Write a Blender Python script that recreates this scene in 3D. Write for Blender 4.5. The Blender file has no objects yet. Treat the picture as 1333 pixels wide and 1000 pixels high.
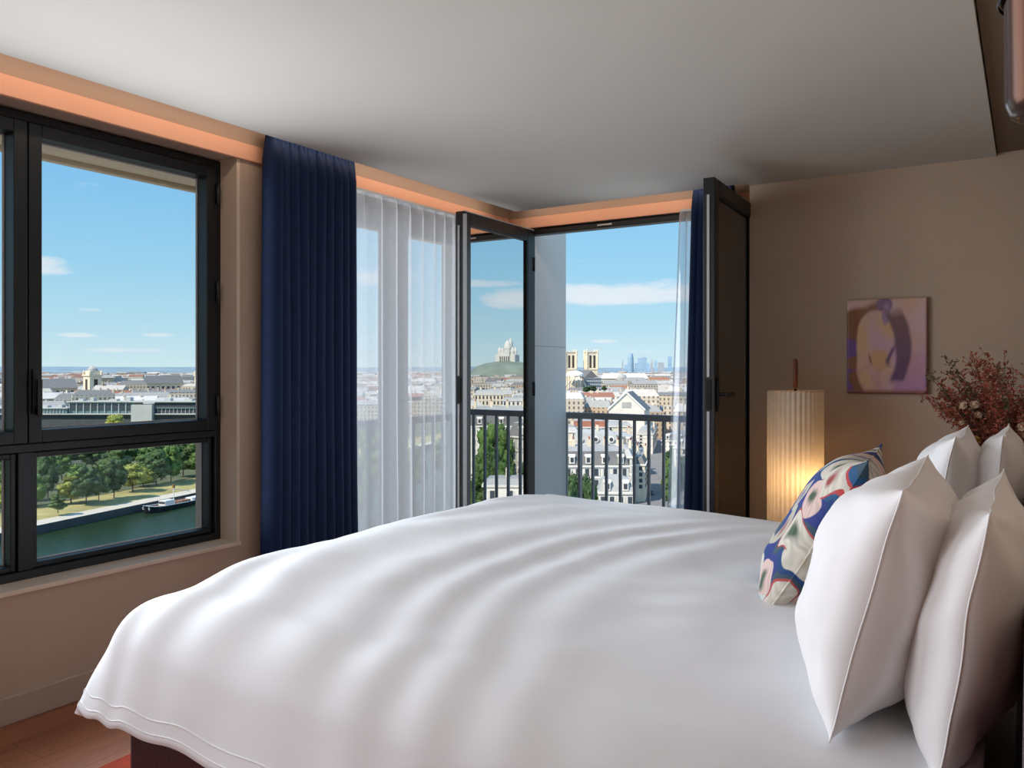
import bpy, bmesh, math, random
from mathutils import Vector, Matrix, noise, Euler

random.seed(7)
scene = bpy.context.scene
C = scene.collection

# ------------------------------------------------------------------ camera
F_PX, V0 = 1065.0, 481.0
YAW = math.atan(672 / F_PX)
CS, SN = math.cos(YAW), math.sin(YAW)
EYE = Vector((0, 0, 1.34))
cam = bpy.data.cameras.new('camera')
cam.sensor_width = 36
cam.lens = F_PX / 1333 * 36
cam.shift_y = -(500 - V0) / 1333
cam.clip_start, cam.clip_end = 0.05, 30000
cam_o = bpy.data.objects.new('camera', cam)
cam_o.location = EYE
cam_o.rotation_euler = (math.pi / 2, 0, YAW)
C.objects.link(cam_o)
scene.camera = cam_o

# ------------------------------------------------------------------ view
scene.view_settings.view_transform = 'Standard'
scene.view_settings.look = 'None'
scene.view_settings.exposure = 0.1
scene.view_settings.gamma = 1.0
scene.view_settings.use_curve_mapping = False
try:
    scene.cycles.use_denoising = True
    scene.cycles.max_bounces = 10
    scene.cycles.transparent_max_bounces = 24
    scene.cycles.caustics_reflective = False
    scene.cycles.caustics_refractive = False
    scene.cycles.sample_clamp_indirect = 6
except Exception:
    pass


# ------------------------------------------------------------------ node helper
class NT:
    def __init__(self, tree):
        self.t = tree

    def n(self, typ, **kw):
        nd = self.t.nodes.new(typ)
        for k, v in kw.items():
            if k.startswith('i_'):
                key = k[2:]
                key = int(key) if key.isdigit() else key.replace('_', ' ')
                if hasattr(v, 'is_output') and v.is_output:
                    self.t.links.new(v, nd.inputs[key])
                else:
                    nd.inputs[key].default_value = v
            else:
                setattr(nd, k, v)
        return nd

    def m(self, op, a, b=0.0, clamp=False, c=None):
        nd = self.n('ShaderNodeMath', operation=op, use_clamp=clamp)
        for i, x in enumerate((a, b, c)):
            if x is None:
                continue
            if hasattr(x, 'is_output'):
                self.t.links.new(x, nd.inputs[i])
            else:
                nd.inputs[i].default_value = x
        return nd.outputs[0]

    def mix(self, fac, a, b, blend='MIX'):
        nd = self.n('ShaderNodeMix', data_type='RGBA', blend_type=blend)
        for s, x in ((nd.inputs[0], fac), (nd.inputs[6], a), (nd.inputs[7], b)):
            if hasattr(x, 'is_output'):
                self.t.links.new(x, s)
            elif isinstance(x, (tuple, list)):
                s.default_value = (*x[:3], 1)
            else:
                s.default_value = x
        return nd.outputs[2]

    def ramp(self, fac, stops, interp='LINEAR'):
        nd = self.n('ShaderNodeValToRGB')
        cr = nd.color_ramp
        cr.interpolation = interp
        while len(cr.elements) < len(stops):
            cr.elements.new(0.5)
        for e, (p, col) in zip(cr.elements, stops):
            e.position = p
            e.color = (*col[:3], 1)
        self.t.links.new(fac, nd.inputs[0])
        return nd.outputs[0]

    def link(self, a, b):
        self.t.links.new(a, b)


def srgb(r, g, b):
    f = lambda c: (c / 255 / 12.92) if c / 255 <= 0.04045 else ((c / 255 + 0.055) / 1.055) ** 2.4
    return (f(r), f(g), f(b))


# ------------------------------------------------------------------ sky
world = bpy.data.worlds.new('sky')
scene.world = world
world.use_nodes = True
w = NT(world.node_tree)
world.node_tree.nodes.clear()
tc = w.n('ShaderNodeTexCoord')
sep = w.n('ShaderNodeSeparateXYZ')
w.link(tc.outputs['Generated'], sep.inputs[0])
X_, Y_, Z_ = sep.outputs
el = w.m('ARCSINE', Z_)
az = w.m('ARCTAN2', X_, Y_)
base_sky = w.ramp(w.m('DIVIDE', el, 1.5708, clamp=True), [
    (0.0, srgb(203, 226, 232)), (0.03, srgb(178, 216, 232)), (0.075, srgb(152, 204, 232)), (0.14, srgb(126, 187, 230)),
    (0.3, srgb(122, 176, 226)), (1.0, srgb(112, 160, 216))])
comb = w.n('ShaderNodeCombineXYZ')
w.link(w.m('MULTIPLY', az, 14.0), comb.inputs[0])
w.link(w.m('MULTIPLY', el, 52.0), comb.inputs[1])
nz = w.n('ShaderNodeTexNoise', i_Scale=1.0, i_Detail=6.0, i_Roughness=0.6)
w.link(comb.outputs[0], nz.inputs['Vector'])
cn = nz.outputs[0]
cl = None
for a0, e0, ra, re, k in [(-1.082, 0.108, 0.038, 0.016, 1.15), (-0.425, 0.090, 0.170, 0.024, 1.35),
                          (0.555, 0.084, 0.05, 0.022, 1.3), (0.60, 0.104, 0.05, 0.008, 0.8),
                          (-1.0514, 0.037, 0.022, 0.004, 0.75), (-0.971, 0.038, 0.022, 0.004, 0.8),
                          (-1.04, 0.064, 0.016, 0.004, 0.6), (-0.40, 0.022, 0.03, 0.004, 0.7),
                          (-0.45, 0.034, 0.02, 0.004, 0.6), (-0.99, 0.021, 0.05, 0.004, 0.6),
                          (-0.72, 0.11, 0.06, 0.02, 0.8), (0.35, 0.15, 0.12, 0.03, 0.9), (1.0, 0.12, 0.14, 0.03, 0.9),
                          (-1.6, 0.16, 0.15, 0.03, 0.9), (-2.4, 0.2, 0.2, 0.04, 0.9), (2.2, 0.2, 0.2, 0.04, 0.9)]:
    da = w.m('DIVIDE', w.m('SUBTRACT', az, a0), ra)
    de = w.m('DIVIDE', w.m('SUBTRACT', el, e0), re)
    de = w.m('MULTIPLY', de, w.m('ADD', 1.35, w.m('MULTIPLY', w.m('LESS_THAN', de, 0.0), 0.5)))
    g = w.m('SUBTRACT', 1.0, w.m('ADD', w.m('MULTIPLY', da, da), w.m('MULTIPLY', de, de)))
    g = w.m('MULTIPLY', w.m('MAXIMUM', g, -1.0), k)
    cl = g if cl is None else w.m('MAXIMUM', cl, g)
cm = w.m('ADD', cl, w.m('MULTIPLY', w.m('SUBTRACT', cn, 0.5), 3.6))
cm = w.m('MULTIPLY', w.m('SMOOTH_MIN', w.m('MAXIMUM', cm, 0.0), 1.0, c=0.5), 0.82, clamp=True)
sky_col = w.mix(cm, base_sky, srgb(226, 231, 236))
below = w.m('LESS_THAN', Z_, -0.002)
sky_col = w.mix(below, sky_col, srgb(150, 160, 160))
bg = w.n('ShaderNodeBackground', i_Strength=1.04)
w.link(sky_col, bg.inputs[0])
ow = w.n('ShaderNodeOutputWorld')
w.link(bg.outputs[0], ow.inputs[0])

# ------------------------------------------------------------------ sun + added fill lamps at the openings
sun = bpy.data.lights.new('sun', 'SUN')
sun.energy = 4.7
sun.angle = math.radians(0.6)
sun.color = (1.0, 0.90, 0.76)
sun_o = bpy.data.objects.new('sun', sun)
sun_from = Vector((-0.22, -0.90, 0.98)).normalized()
sun_o.rotation_euler = (-sun_from).to_track_quat('-Z', 'Y').to_euler()
C.objects.link(sun_o)


def area(name, loc, look, sx, sy, watts, col=(1, 1, 1), spread=180):
    l = bpy.data.lights.new(name, 'AREA')
    l.shape = 'RECTANGLE'
    l.size, l.size_y, l.energy, l.color = sx, sy, watts, col
    l.spread = math.radians(spread)
    o = bpy.data.objects.new(name, l)
    o.location = loc
    o.rotation_euler = Vector(look).to_track_quat('-Z', 'Y').to_euler()
    C.objects.link(o)
    return o


# added area lamps boost daylight at the openings; the door one is narrower
area('fill_window', (-3.235, 1.74, 1.42), (1, 0, 0), 1.78, 1.72, 44, (0.86, 0.93, 1.0), 150)
area('fill_added_window', (-3.235, -0.6, 1.42), (1, 0, 0), 2.0, 1.72, 40, (0.92, 0.95, 1.0), 150)  # added lamp in an unseen window, brightens the near side of the bed
area('fill_sheer_window', (-3.33, 3.99, 1.25), (1, 0, 0), 1.85, 2.1, 15, (0.86, 0.93, 1.0), 160)
area('fill_french_door', (-2.03, 5.03, 1.2), (0, -1, 0), 0.80, 2.1, 9, (0.84, 0.92, 1.0), 160)
# warm cove strips hidden in the slot between the ceiling panel and the pelmet
area('cove_strip', (-3.06, 1.2, 2.50), (-1, 0, -0.35), 7.2, 0.03, 4.6, (1.0, 0.76, 0.60), 150)
area('cove_strip_back', (-2.3, 4.89, 2.50), (0, 1, -0.35), 1.5, 0.03, 1.0, (1.0, 0.76, 0.60), 150)


# ------------------------------------------------------------------ materials
MATS = {}


def mat(name, col, rough=0.6, var=0.06, scale=8.0, bump=0.0, bscale=60.0, metal=0.0, coords='Object', sheen=0.0, spec=None,
        stretch=None, rnd=0.0):
    m = bpy.data.materials.new(name)
    m.use_nodes = True
    t = NT(m.node_tree)
    b = m.node_tree.nodes['Principled BSDF']
    tcn = t.n('ShaderNodeTexCoord')
    vec = tcn.outputs[coords]
    if stretch:
        mp = t.n('ShaderNodeMapping')
        mp.inputs['Scale'].default_value = stretch
        t.link(vec, mp.inputs[0])
        vec = mp.outputs[0]
    no = t.n('ShaderNodeTexNoise', i_Scale=scale, i_Detail=4.0)
    t.link(vec, no.inputs['Vector'])
    dark = tuple(c * (1 - var) for c in col)
    lite = tuple(min(1, c * (1 + var)) for c in col)
    cc = t.ramp(no.outputs[0], [(0.3, dark), (0.7, lite)])
    if rnd:
        oi = t.n('ShaderNodeObjectInfo')
        k = t.m('ADD', 1 - rnd, t.m('MULTIPLY', oi.outputs['Random'], 2 * rnd))
        vm = t.n('ShaderNodeVectorMath', operation='SCALE')
        t.link(cc, vm.inputs[0])
        t.link(k, vm.inputs['Scale'])
        cc = vm.outputs[0]
    t.link(cc, b.inputs['Base Color'])
    b.inputs['Roughness'].default_value = rough
    b.inputs['Metallic'].default_value = metal
    if sheen:
        b.inputs['Sheen Weight'].default_value = sheen
    if spec is not None:
        b.inputs['Specular IOR Level'].default_value = spec
    if bump:
        nb = t.n('ShaderNodeTexNoise', i_Scale=bscale, i_Detail=3.0)
        t.link(vec, nb.inputs['Vector'])
        bp = t.n('ShaderNodeBump', i_Strength=bump, i_Distance=0.01)
        t.link(nb.outputs[0], bp.inputs['Height'])
        t.link(bp.outputs[0], b.inputs['Normal'])
    MATS[name] = m
    return m


def glass_mat(name, tint, refl, fres=1.45):
    m = bpy.data.materials.new(name)
    m.use_nodes = True
    t = NT(m.node_tree)
    m.node_tree.nodes.clear()
    tr = t.n('ShaderNodeBsdfTransparent')
    tr.inputs[0].default_value = (*tint, 1)
    gl = t.n('ShaderNodeBsdfGlossy', i_Roughness=0.0)
    gl.inputs[0].default_value = (0.97, 1.0, 1.0, 1)
    fr = t.n('ShaderNodeFresnel', i_IOR=fres)
    no = t.n('ShaderNodeTexNoise', i_Scale=1.2)
    fac = t.m('ADD', t.m('MULTIPLY', fr.outputs[0], 1 - refl), t.m('ADD', refl, t.m('MULTIPLY', no.outputs[0], 0.005)), clamp=True)
    mx = t.n('ShaderNodeMixShader')
    t.link(fac, mx.inputs[0])
    t.link(tr.outputs[0], mx.inputs[1])
    t.link(gl.outputs[0], mx.inputs[2])
    o = t.n('ShaderNodeOutputMaterial')
    t.link(mx.outputs[0], o.inputs[0])
    MATS[name] = m
    return m


def veil_mat(name, col, transp, transl, stripes=0.0):
    """thin woven cloth: gaps let light straight through, yarn scatters it"""
    m = bpy.data.materials.new(name)
    m.use_nodes = True
    t = NT(m.node_tree)
    m.node_tree.nodes.clear()
    tcn = t.n('ShaderNodeTexCoord')
    no = t.n('ShaderNodeTexNoise', i_Scale=30.0, i_Detail=2.0)
    t.link(tcn.outputs['Object'], no.inputs['Vector'])
    tr = t.n('ShaderNodeBsdfTransparent')
    df = t.n('ShaderNodeBsdfDiffuse')
    df.inputs[0].default_value = (*col, 1)
    tl = t.n('ShaderNodeBsdfTranslucent')
    tl.inputs[0].default_value = (*col, 1)
    m1 = t.n('ShaderNodeMixShader', i_0=transl)
    t.link(df.outputs[0], m1.inputs[1])
    t.link(tl.outputs[0], m1.inputs[2])
    m2 = t.n('ShaderNodeMixShader')
    t.link(t.m('ADD', transp - 0.03, t.m('MULTIPLY', no.outputs[0], 0.06), clamp=True), m2.inputs[0])
    t.link(m1.outputs[0], m2.inputs[1])
    t.link(tr.outputs[0], m2.inputs[2])
    o = t.n('ShaderNodeOutputMaterial')
    t.link(m2.outputs[0], o.inputs[0])
    MATS[name] = m
    return m


M = MATS
mat('wall_paint', srgb(186, 163, 143), 0.85, 0.03, 3, 0.05, 90)
mat('ceiling_paint', srgb(190, 185, 177), 0.9, 0.02, 2, 0.03, 120)
mat('soffit_paint', srgb(110, 92, 74), 0.8, 0.04, 3)
mat('peach_board', srgb(236, 178, 144), 0.6, 0.03, 3)
mat('reveal_paint', srgb(214, 196, 176), 0.8, 0.03, 3)
mat('white_trim', srgb(176, 156, 140), 0.55, 0.02, 4)
mat('dark_frame', srgb(12, 18, 21), 0.42, 0.1, 6, 0.02, 300)
mat('gasket_grey', srgb(186, 188, 190), 0.4, 0.05, 10)
mat('facade_white', srgb(246, 240, 230), 0.8, 0.03, 0.8, 0.05, 40)
mat('eave_stone', srgb(216, 196, 168), 0.8, 0.05, 1.5)
mat('rail_metal', srgb(128, 138, 144), 0.4, 0.08, 8)
mat('navy_cloth', srgb(13, 36, 72), 0.7, 0.12, 20, 0.1, 400, spec=0.25)
mat('linen_white', srgb(238, 239, 243), 0.55, 0.015, 6, 0.06, 500, sheen=0.3)
mat('pillow_white', srgb(238, 234, 234), 0.6, 0.02, 6, 0.06, 400, sheen=0.2)
mat('mattress_white', srgb(226, 222, 218), 0.8, 0.02)
mat('burgundy', srgb(52, 20, 28), 0.45, 0.12, 14, 0.15, 120)
mat('bronze', srgb(60, 34, 20), 0.25, 0.15, 5, metal=0.85)
mat('dark_steel', srgb(24, 24, 26), 0.4, 0.1, 8, metal=0.6)
mat('wood_handle', srgb(120, 60, 34), 0.45, 0.3, 6, stretch=(8, 8, 1))
mat('brass', srgb(150, 110, 70), 0.35, 0.1, 5, metal=0.9)
mat('rug_wool', srgb(168, 62, 36), 0.95, 0.15, 40, 0.5, 300)
mat('walnut', srgb(92, 58, 40), 0.5, 0.25, 5, stretch=(1, 8, 8))
mat('vase_green', srgb(48, 64, 58), 0.25, 0.1, 5)
mat('stem_brown', srgb(96, 74, 52), 0.8, 0.2, 30)
mat('spray_rust', srgb(184, 96, 76), 0.85, 0.35, 30, coords='Object')
mat('spray_pink', srgb(196, 116, 104), 0.85, 0.3, 30)
mat('spray_olive', srgb(116, 106, 76), 0.85, 0.3, 30)
mat('bloom_cream', srgb(206, 176, 148), 0.8, 0.15, 60)
mat('bloom_gold', srgb(150, 108, 36), 0.85, 0.25, 80, 0.6, 200)


def wood_floor():
    m = mat('oak_floor', srgb(146, 88, 58), 0.42, 0.22, 3.0, 0.08, 40, stretch=(14, 1.2, 1), rnd=0.10)
    return m


wood_floor()
veil_mat('sheer_cloth', (0.84, 0.83, 0.85), 0.52, 0.6)
glass_mat('clear_glass', (0.975, 0.985, 0.985), 0.0, 1.18)
glass_mat('coated_glass', (0.90, 0.95, 0.95), 0.72, 1.45)
glass_mat('door_glass', (0.90, 0.95, 0.95), 0.12, 1.45)


def shade_mat():
    m = bpy.data.materials.new('pleated_paper')
    m.use_nodes = True
    t = NT(m.node_tree)
    m.node_tree.nodes.clear()
    tcn = t.n('ShaderNodeTexCoord')
    no = t.n('ShaderNodeTexNoise', i_Scale=25.0)
    t.link(tcn.outputs['Object'], no.inputs['Vector'])
    cc = t.ramp(no.outputs[0], [(0.3, (0.72, 0.64, 0.53)), (0.7, (0.78, 0.70, 0.60))])
    df = t.n('ShaderNodeBsdfDiffuse')
    tl = t.n('ShaderNodeBsdfTranslucent')
    t.link(cc, df.inputs[0])
    t.link(cc, tl.inputs[0])
    mx = t.n('ShaderNodeMixShader', i_0=0.45)
    t.link(df.outputs[0], mx.inputs[1])
    t.link(tl.outputs[0], mx.inputs[2])
    o = t.n('ShaderNodeOutputMaterial')
    t.link(mx.outputs[0], o.inputs[0])
    M['pleated_paper'] = m


shade_mat()


def cushion_mat():
    m = bpy.data.materials.new('printed_cotton')
    m.use_nodes = True
    t = NT(m.node_tree)
    b = m.node_tree.nodes['Principled BSDF']
    b.inputs['Roughness'].default_value = 0.75
    tcn = t.n('ShaderNodeTexCoord')
    mp = t.n('ShaderNodeMapping')
    mp.inputs['Scale'].default_value = (12.0, 9.0, 9.0)
    mp.inputs['Rotation'].default_value = (0, 0, 0.5)
    t.link(tcn.outputs['Object'], mp.inputs[0])
    wn = t.n('ShaderNodeTexNoise', i_Scale=1.2, i_Detail=1.0)
    t.link(mp.outputs[0], wn.inputs['Vector'])
    vadd = t.n('ShaderNodeVectorMath', operation='MULTIPLY_ADD')
    t.link(wn.outputs['Color'], vadd.inputs[0])
    vadd.inputs[1].default_value = (0.7, 0.7, 0.0)
    t.link(mp.outputs[0], vadd.inputs[2])
    vo = t.n('ShaderNodeTexVoronoi', i_Scale=1.0, i_Randomness=0.75)
    vo.voronoi_dimensions = '2D'
    t.link(vadd.outputs[0], vo.inputs['Vector'])
    dist = vo.outputs['Distance']
    rs = t.n('ShaderNodeSeparateColor')
    t.link(vo.outputs['Color'], rs.inputs[0])
    r1, r2, r3 = rs.outputs
    ground = t.ramp(r1, [(0.0, srgb(18, 62, 120)), (0.35, srgb(36, 52, 130)), (0.5, srgb(52, 78, 96)), (0.8, srgb(28, 84, 130))], 'CONSTANT')
    core = t.ramp(r2, [(0.0, srgb(60, 84, 62)), (0.25, srgb(88, 80, 150)), (0.5, srgb(160, 52, 60)), (0.7, srgb(60, 120, 150)), (0.85, srgb(200, 170, 70))], 'CONSTANT')
    petal = t.ramp(r3, [(0.0, srgb(222, 214, 200)), (0.4, srgb(196, 190, 172)), (0.6, srgb(228, 196, 188)), (0.8, srgb(210, 216, 214))], 'CONSTANT')
    f1 = t.ramp(dist, [(0.10, (0, 0, 0)), (0.26, (1, 1, 1))])
    f2 = t.ramp(dist, [(0.47, (0, 0, 0)), (0.49, (1, 1, 1))])
    rim = t.m('MULTIPLY', t.m('GREATER_THAN', dist, 0.43), t.m('GREATER_THAN', r1, 0.6))
    c1 = t.mix(f1, core, petal)
    c1 = t.mix(rim, c1, srgb(190, 60, 62))
    wv = t.n('ShaderNodeTexWave', i_Scale=2.2, i_Distortion=3.0)
    t.link(vadd.outputs[0], wv.inputs['Vector'])
    c1 = t.mix(t.m('MULTIPLY', wv.outputs['Fac'], 0.25), c1, srgb(120, 120, 110))
    c2 = t.mix(f2, c1, ground)
    t.link(c2, b.inputs['Base Color'])
    M['printed_cotton'] = m


cushion_mat()


def vcol_mat(name, rough=0.5, windows=False, spec=0.3):
    m = bpy.data.materials.new(name)
    m.use_nodes = True
    t = NT(m.node_tree)
    b = m.node_tree.nodes['Principled BSDF']
    b.inputs['Roughness'].default_value = rough
    b.inputs['Specular IOR Level'].default_value = spec
    at = t.n('ShaderNodeVertexColor')
    at.layer_name = 'Col'
    col = at.outputs[0]
    no = t.n('ShaderNodeTexNoise', i_Scale=0.35 if windows else 40.0, i_Detail=3.0)
    ge = t.n('ShaderNodeNewGeometry')
    tcn = t.n('ShaderNodeTexCoord')
    t.link(ge.outputs['Position'] if windows else tcn.outputs['Object'], no.inputs['Vector'])
    col = t.mix(t.m('MULTIPLY', no.outputs[0], 0.25 if windows else 0.12), col, (0.25, 0.22, 0.2))
    if windows:
        sp = t.n('ShaderNodeSeparateXYZ')
        t.link(ge.outputs['Position'], sp.inputs[0])
        sn = t.n('ShaderNodeSeparateXYZ')
        t.link(ge.outputs['Normal'], sn.inputs[0])
        along = t.m('SUBTRACT', t.m('MULTIPLY', sp.outputs[0], sn.outputs[1]), t.m('MULTIPLY', sp.outputs[1], sn.outputs[0]))
        fu = t.m('FRACT', t.m('DIVIDE', along, 3.1))
        fz = t.m('FRACT', t.m('DIVIDE', sp.outputs[2], 3.2))
        wu = t.m('LESS_THAN', t.m('ABSOLUTE', t.m('SUBTRACT', fu, 0.5)), 0.19)
        wz = t.m('LESS_THAN', t.m('ABSOLUTE', t.m('SUBTRACT', fz, 0.5)), 0.29)
        vert = t.m('LESS_THAN', t.m('ABSOLUTE', sn.outputs[2]), 0.2)
        k = t.m('MULTIPLY', t.m('MULTIPLY', wu, wz), vert)
        col = t.mix(t.m('MULTIPLY', k, 0.8), col, srgb(66, 70, 76))
    t.link(col, b.inputs['Base Color'])
    M[name] = m
    return m


vcol_mat('city_walls', 0.8, True)
vcol_mat('print_face', 0.35, False, 0.5)
# outdoors
mat('slate_roof', srgb(112, 112, 112), 0.6, 0.12, 0.5, rnd=0.15)
mat('zinc_roof', srgb(172, 172, 170), 0.5, 0.1, 0.4, rnd=0.15)
mat('tile_roof', srgb(160, 104, 82), 0.8, 0.15, 0.5, rnd=0.15)
mat('stone_cream', srgb(232, 218, 194), 0.85, 0.06, 0.4, rnd=0.08)
mat('stone_white', srgb(238, 232, 222), 0.85, 0.05, 0.4, rnd=0.06)
mat('stone_grey', srgb(182, 182, 178), 0.85, 0.08, 0.3)
mat('cathedral_stone', srgb(236, 222, 196), 0.85, 0.1, 0.3)
mat('basilica_stone', srgb(214, 210, 202), 0.8, 0.05, 0.1)
mat('louvre_dark', srgb(70, 62, 56), 0.9, 0.1, 0.5)
mat('window_dark', srgb(70, 76, 84), 0.25, 0.15, 1.0)
mat('shutter_white', srgb(224, 218, 208), 0.7, 0.05, 1.0)
mat('scaffold_grey', srgb(168, 174, 182), 0.7, 0.15, 0.6)
mat('tent_white', srgb(246, 244, 240), 0.7, 0.03, 0.2)
mat('tower_glass_blue', srgb(150, 178, 200), 0.4, 0.12, 0.03, rnd=0.2)  # blue glass, lightened in its colour to stand in for haze
mat('tower_dark', srgb(84, 92, 106), 0.4, 0.1, 0.03)
mat('bark', srgb(86, 70, 54), 0.9, 0.2, 2.0)
mat('leaf_dark', srgb(58, 84, 44), 0.75, 0.5, 16.0, rnd=0.25)
mat('leaf_mid', srgb(84, 112, 52), 0.75, 0.5, 16.0, rnd=0.25)
mat('leaf_yellow', srgb(136, 142, 62), 0.75, 0.5, 16.0, rnd=0.2)
mat('grass_dry', srgb(170, 160, 104), 0.95, 0.25, 0.12)
mat('ground_city', srgb(150, 148, 142), 0.95, 0.15, 0.02)
mat('park_ground', srgb(92, 100, 70), 0.95, 0.25, 0.08)
mat('quay_stone', srgb(206, 198, 182), 0.9, 0.06, 0.3)
mat('quay_wall', srgb(78, 82, 84), 0.9, 0.12, 0.3)
mat('asphalt', srgb(132, 130, 130), 0.9, 0.1, 0.3)
mat('hull_black', srgb(34, 40, 46), 0.4, 0.1, 0.5)
mat('boat_white', srgb(228, 230, 230), 0.5, 0.05, 0.5)
mat('deck_brown', srgb(140, 98, 74), 0.7, 0.15, 1.0)
mat('car_paint', srgb(40, 46, 58), 0.3, 0.05, 1.0)
mat('glass_green', srgb(108, 132, 136), 0.2, 0.15, 0.05)
mat('concrete_pale', srgb(190, 192, 188), 0.85, 0.06, 0.1)
mat('hill_haze', srgb(134, 156, 168), 0.95, 0.15, 0.004)  # wooded ridge, distance haze put into its pale blue colour
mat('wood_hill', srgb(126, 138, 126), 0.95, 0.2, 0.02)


def water_mat():
    m = bpy.data.materials.new('river_water')
    m.use_nodes = True
    t = NT(m.node_tree)
    b = m.node_tree.nodes['Principled BSDF']
    b.inputs['Base Color'].default_value = (*srgb(36, 54, 32), 1)
    b.inputs['Roughness'].default_value = 0.3
    b.inputs['Specular IOR Level'].default_value = 0.18
    ge = t.n('ShaderNodeNewGeometry')
    mp = t.n('ShaderNodeMapping')
    mp.inputs['Scale'].default_value = (0.35, 0.9, 1)
    t.link(ge.outputs['Position'], mp.inputs[0])
    no = t.n('ShaderNodeTexNoise', i_Scale=1.0, i_Detail=3.0)
    t.link(mp.outputs[0], no.inputs['Vector'])
    bp = t.n('ShaderNodeBump', i_Strength=0.6, i_Distance=0.25)
    t.link(no.outputs[0], bp.inputs['Height'])
    t.link(bp.outputs[0], b.inputs['Normal'])
    M['river_water'] = m


water_mat()


# ------------------------------------------------------------------ mesh helpers
def link(o, parent=None):
    C.objects.link(o)
    if parent is not None:
        o.parent = parent
    return o


def tag(o, label=None, cat=None, group=None, kind=None):
    if label:
        o['label'] = label
    if cat:
        o['category'] = cat
    if group:
        o['group'] = group
    if kind:
        o['kind'] = kind
    return o


def thing(name, label, cat, loc=(0, 0, 0), rz=0.0, group=None, rot=None):
    o = bpy.data.objects.new(name, None)
    o.empty_display_size = 0.1
    o.location = loc
    o.rotation_euler = rot if rot else (0, 0, rz)
    C.objects.link(o)
    return tag(o, label, cat, group)


class MB:
    def __init__(self):
        self.v, self.f = [], []

    def add(self, vs, fs):
        b = len(self.v)
        self.v += [tuple(x) for x in vs]
        self.f += [tuple(b + i for i in f) for f in fs]
        return self

    def box(self, x0, x1, y0, y1, z0, z1):
        vs = [(x, y, z) for z in (z0, z1) for y in (y0, y1) for x in (x0, x1)]
        return self.add(vs, [(0, 2, 3, 1), (4, 5, 7, 6), (0, 1, 5, 4), (2, 6, 7, 3), (0, 4, 6, 2), (1, 3, 7, 5)])

    def tube(self, pts, r, n=8, cap=True):
        pts = [Vector(p) for p in pts]
        rs = r if isinstance(r, (list, tuple)) else [r] * len(pts)
        vs, fs = [], []
        up = None
        for i, p in enumerate(pts):
            d = (pts[min(i + 1, len(pts) - 1)] - pts[max(i - 1, 0)])
            d = d.normalized() if d.length > 1e-9 else Vector((0, 0, 1))
            if up is None:
                up = d.orthogonal().normalized()
            else:
                up = (up - d * up.dot(d))
                up = up.normalized() if up.length > 1e-6 else d.orthogonal().normalized()
            sd = d.cross(up)
            for k in range(n):
                a = 2 * math.pi * k / n
                vs.append(p + (up * math.cos(a) + sd * math.sin(a)) * rs[i])
        for i in range(len(pts) - 1):
            for k in range(n):
                a, b2 = i * n + k, i * n + (k + 1) % n
                fs.append((a, b2, b2 + n, a + n))
        if cap:
            fs.append(tuple(range(n - 1, -1, -1)))
            fs.append(tuple((len(pts) - 1) * n + k for k in range(n)))
        return self.add(vs, fs)

    def lathe(self, prof, n=24, c=(0, 0), cap=True):
        vs, fs = [], []
        for r, z in prof:
            for k in range(n):
                a = 2 * math.pi * k / n
                vs.append((c[0] + r * math.cos(a), c[1] + r * math.sin(a), z))
        for i in range(len(prof) - 1):
            for k in range(n):
                a, b2 = i * n + k, i * n + (k + 1) % n
                fs.append((a, b2, b2 + n, a + n))
        if cap:
            fs.append(tuple(range(n - 1, -1, -1)))
            fs.append(tuple((len(prof) - 1) * n + k for k in range(n)))
        return self.add(vs, fs)

    def prism(self, poly, z0, z1):
        n = len(poly)
        vs = [(x, y, z0) for x, y in poly] + [(x, y, z1) for x, y in poly]
        fs = [tuple(range(n - 1, -1, -1)), tuple(range(n, 2 * n))] + [(i, (i + 1) % n, n + (i + 1) % n, n + i) for i in range(n)]
        return self.add(vs, fs)

    def frustum(self, x0, x1, y0, y1, z0, z1, ix, iy):
        vs = [(x0, y0, z0), (x1, y0, z0), (x1, y1, z0), (x0, y1, z0),
              (x0 + ix, y0 + iy, z1), (x1 - ix, y0 + iy, z1), (x1 - ix, y1 - iy, z1), (x0 + ix, y1 - iy, z1)]
        return self.add(vs, [(3, 2, 1, 0), (4, 5, 6, 7), (0, 1, 5, 4), (1, 2, 6, 5), (2, 3, 7, 6), (3, 0, 4, 7)])

    def gable(self, x0, x1, y0, y1, z0, z1):
        ym = (y0 + y1) / 2
        vs = [(x0, y0, z0), (x1, y0, z0), (x1, y1, z0), (x0, y1, z0), (x0, ym, z1), (x1, ym, z1)]
        return self.add(vs, [(3, 2, 1, 0), (0, 1, 5, 4), (2, 3, 4, 5), (1, 2, 5), (3, 0, 4)])

    def mesh(self, name):
        me = bpy.data.meshes.new(name)
        me.from_pydata(self.v, [], self.f)
        me.update()
        return me

    def build(self, name, material, parent=None, smooth=False, bevel=0.0, loc=None):
        me = self.mesh(name)
        return mesh_obj(name, me, material, parent, smooth, bevel, loc)


def mesh_obj(name, me, material, parent=None, smooth=False, bevel=0.0, loc=None):
    if material is not None and not me.materials:
        me.materials.append(M[material] if isinstance(material, str) else material)
    if smooth:
        for p in me.polygons:
            p.use_smooth = True
    o = bpy.data.objects.new(name, me)
    if loc is not None:
        o.location = loc
    link(o, parent)
    if bevel:
        md = o.modifiers.new('bevel', 'BEVEL')
        md.width = bevel
        md.segments = 2
        md.limit_method = 'ANGLE'
    return o


def struct(name, mb, material, parent=None, **kw):
    o = mb.build(name, material, parent, **kw)
    if parent is None:
        o['kind'] = 'structure'
    return o


def copy_tree(o, parent=None):
    c = o.copy()
    link(c, parent)
    for ch in list(o.children):
        copy_tree(ch, c)
    return c


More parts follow.
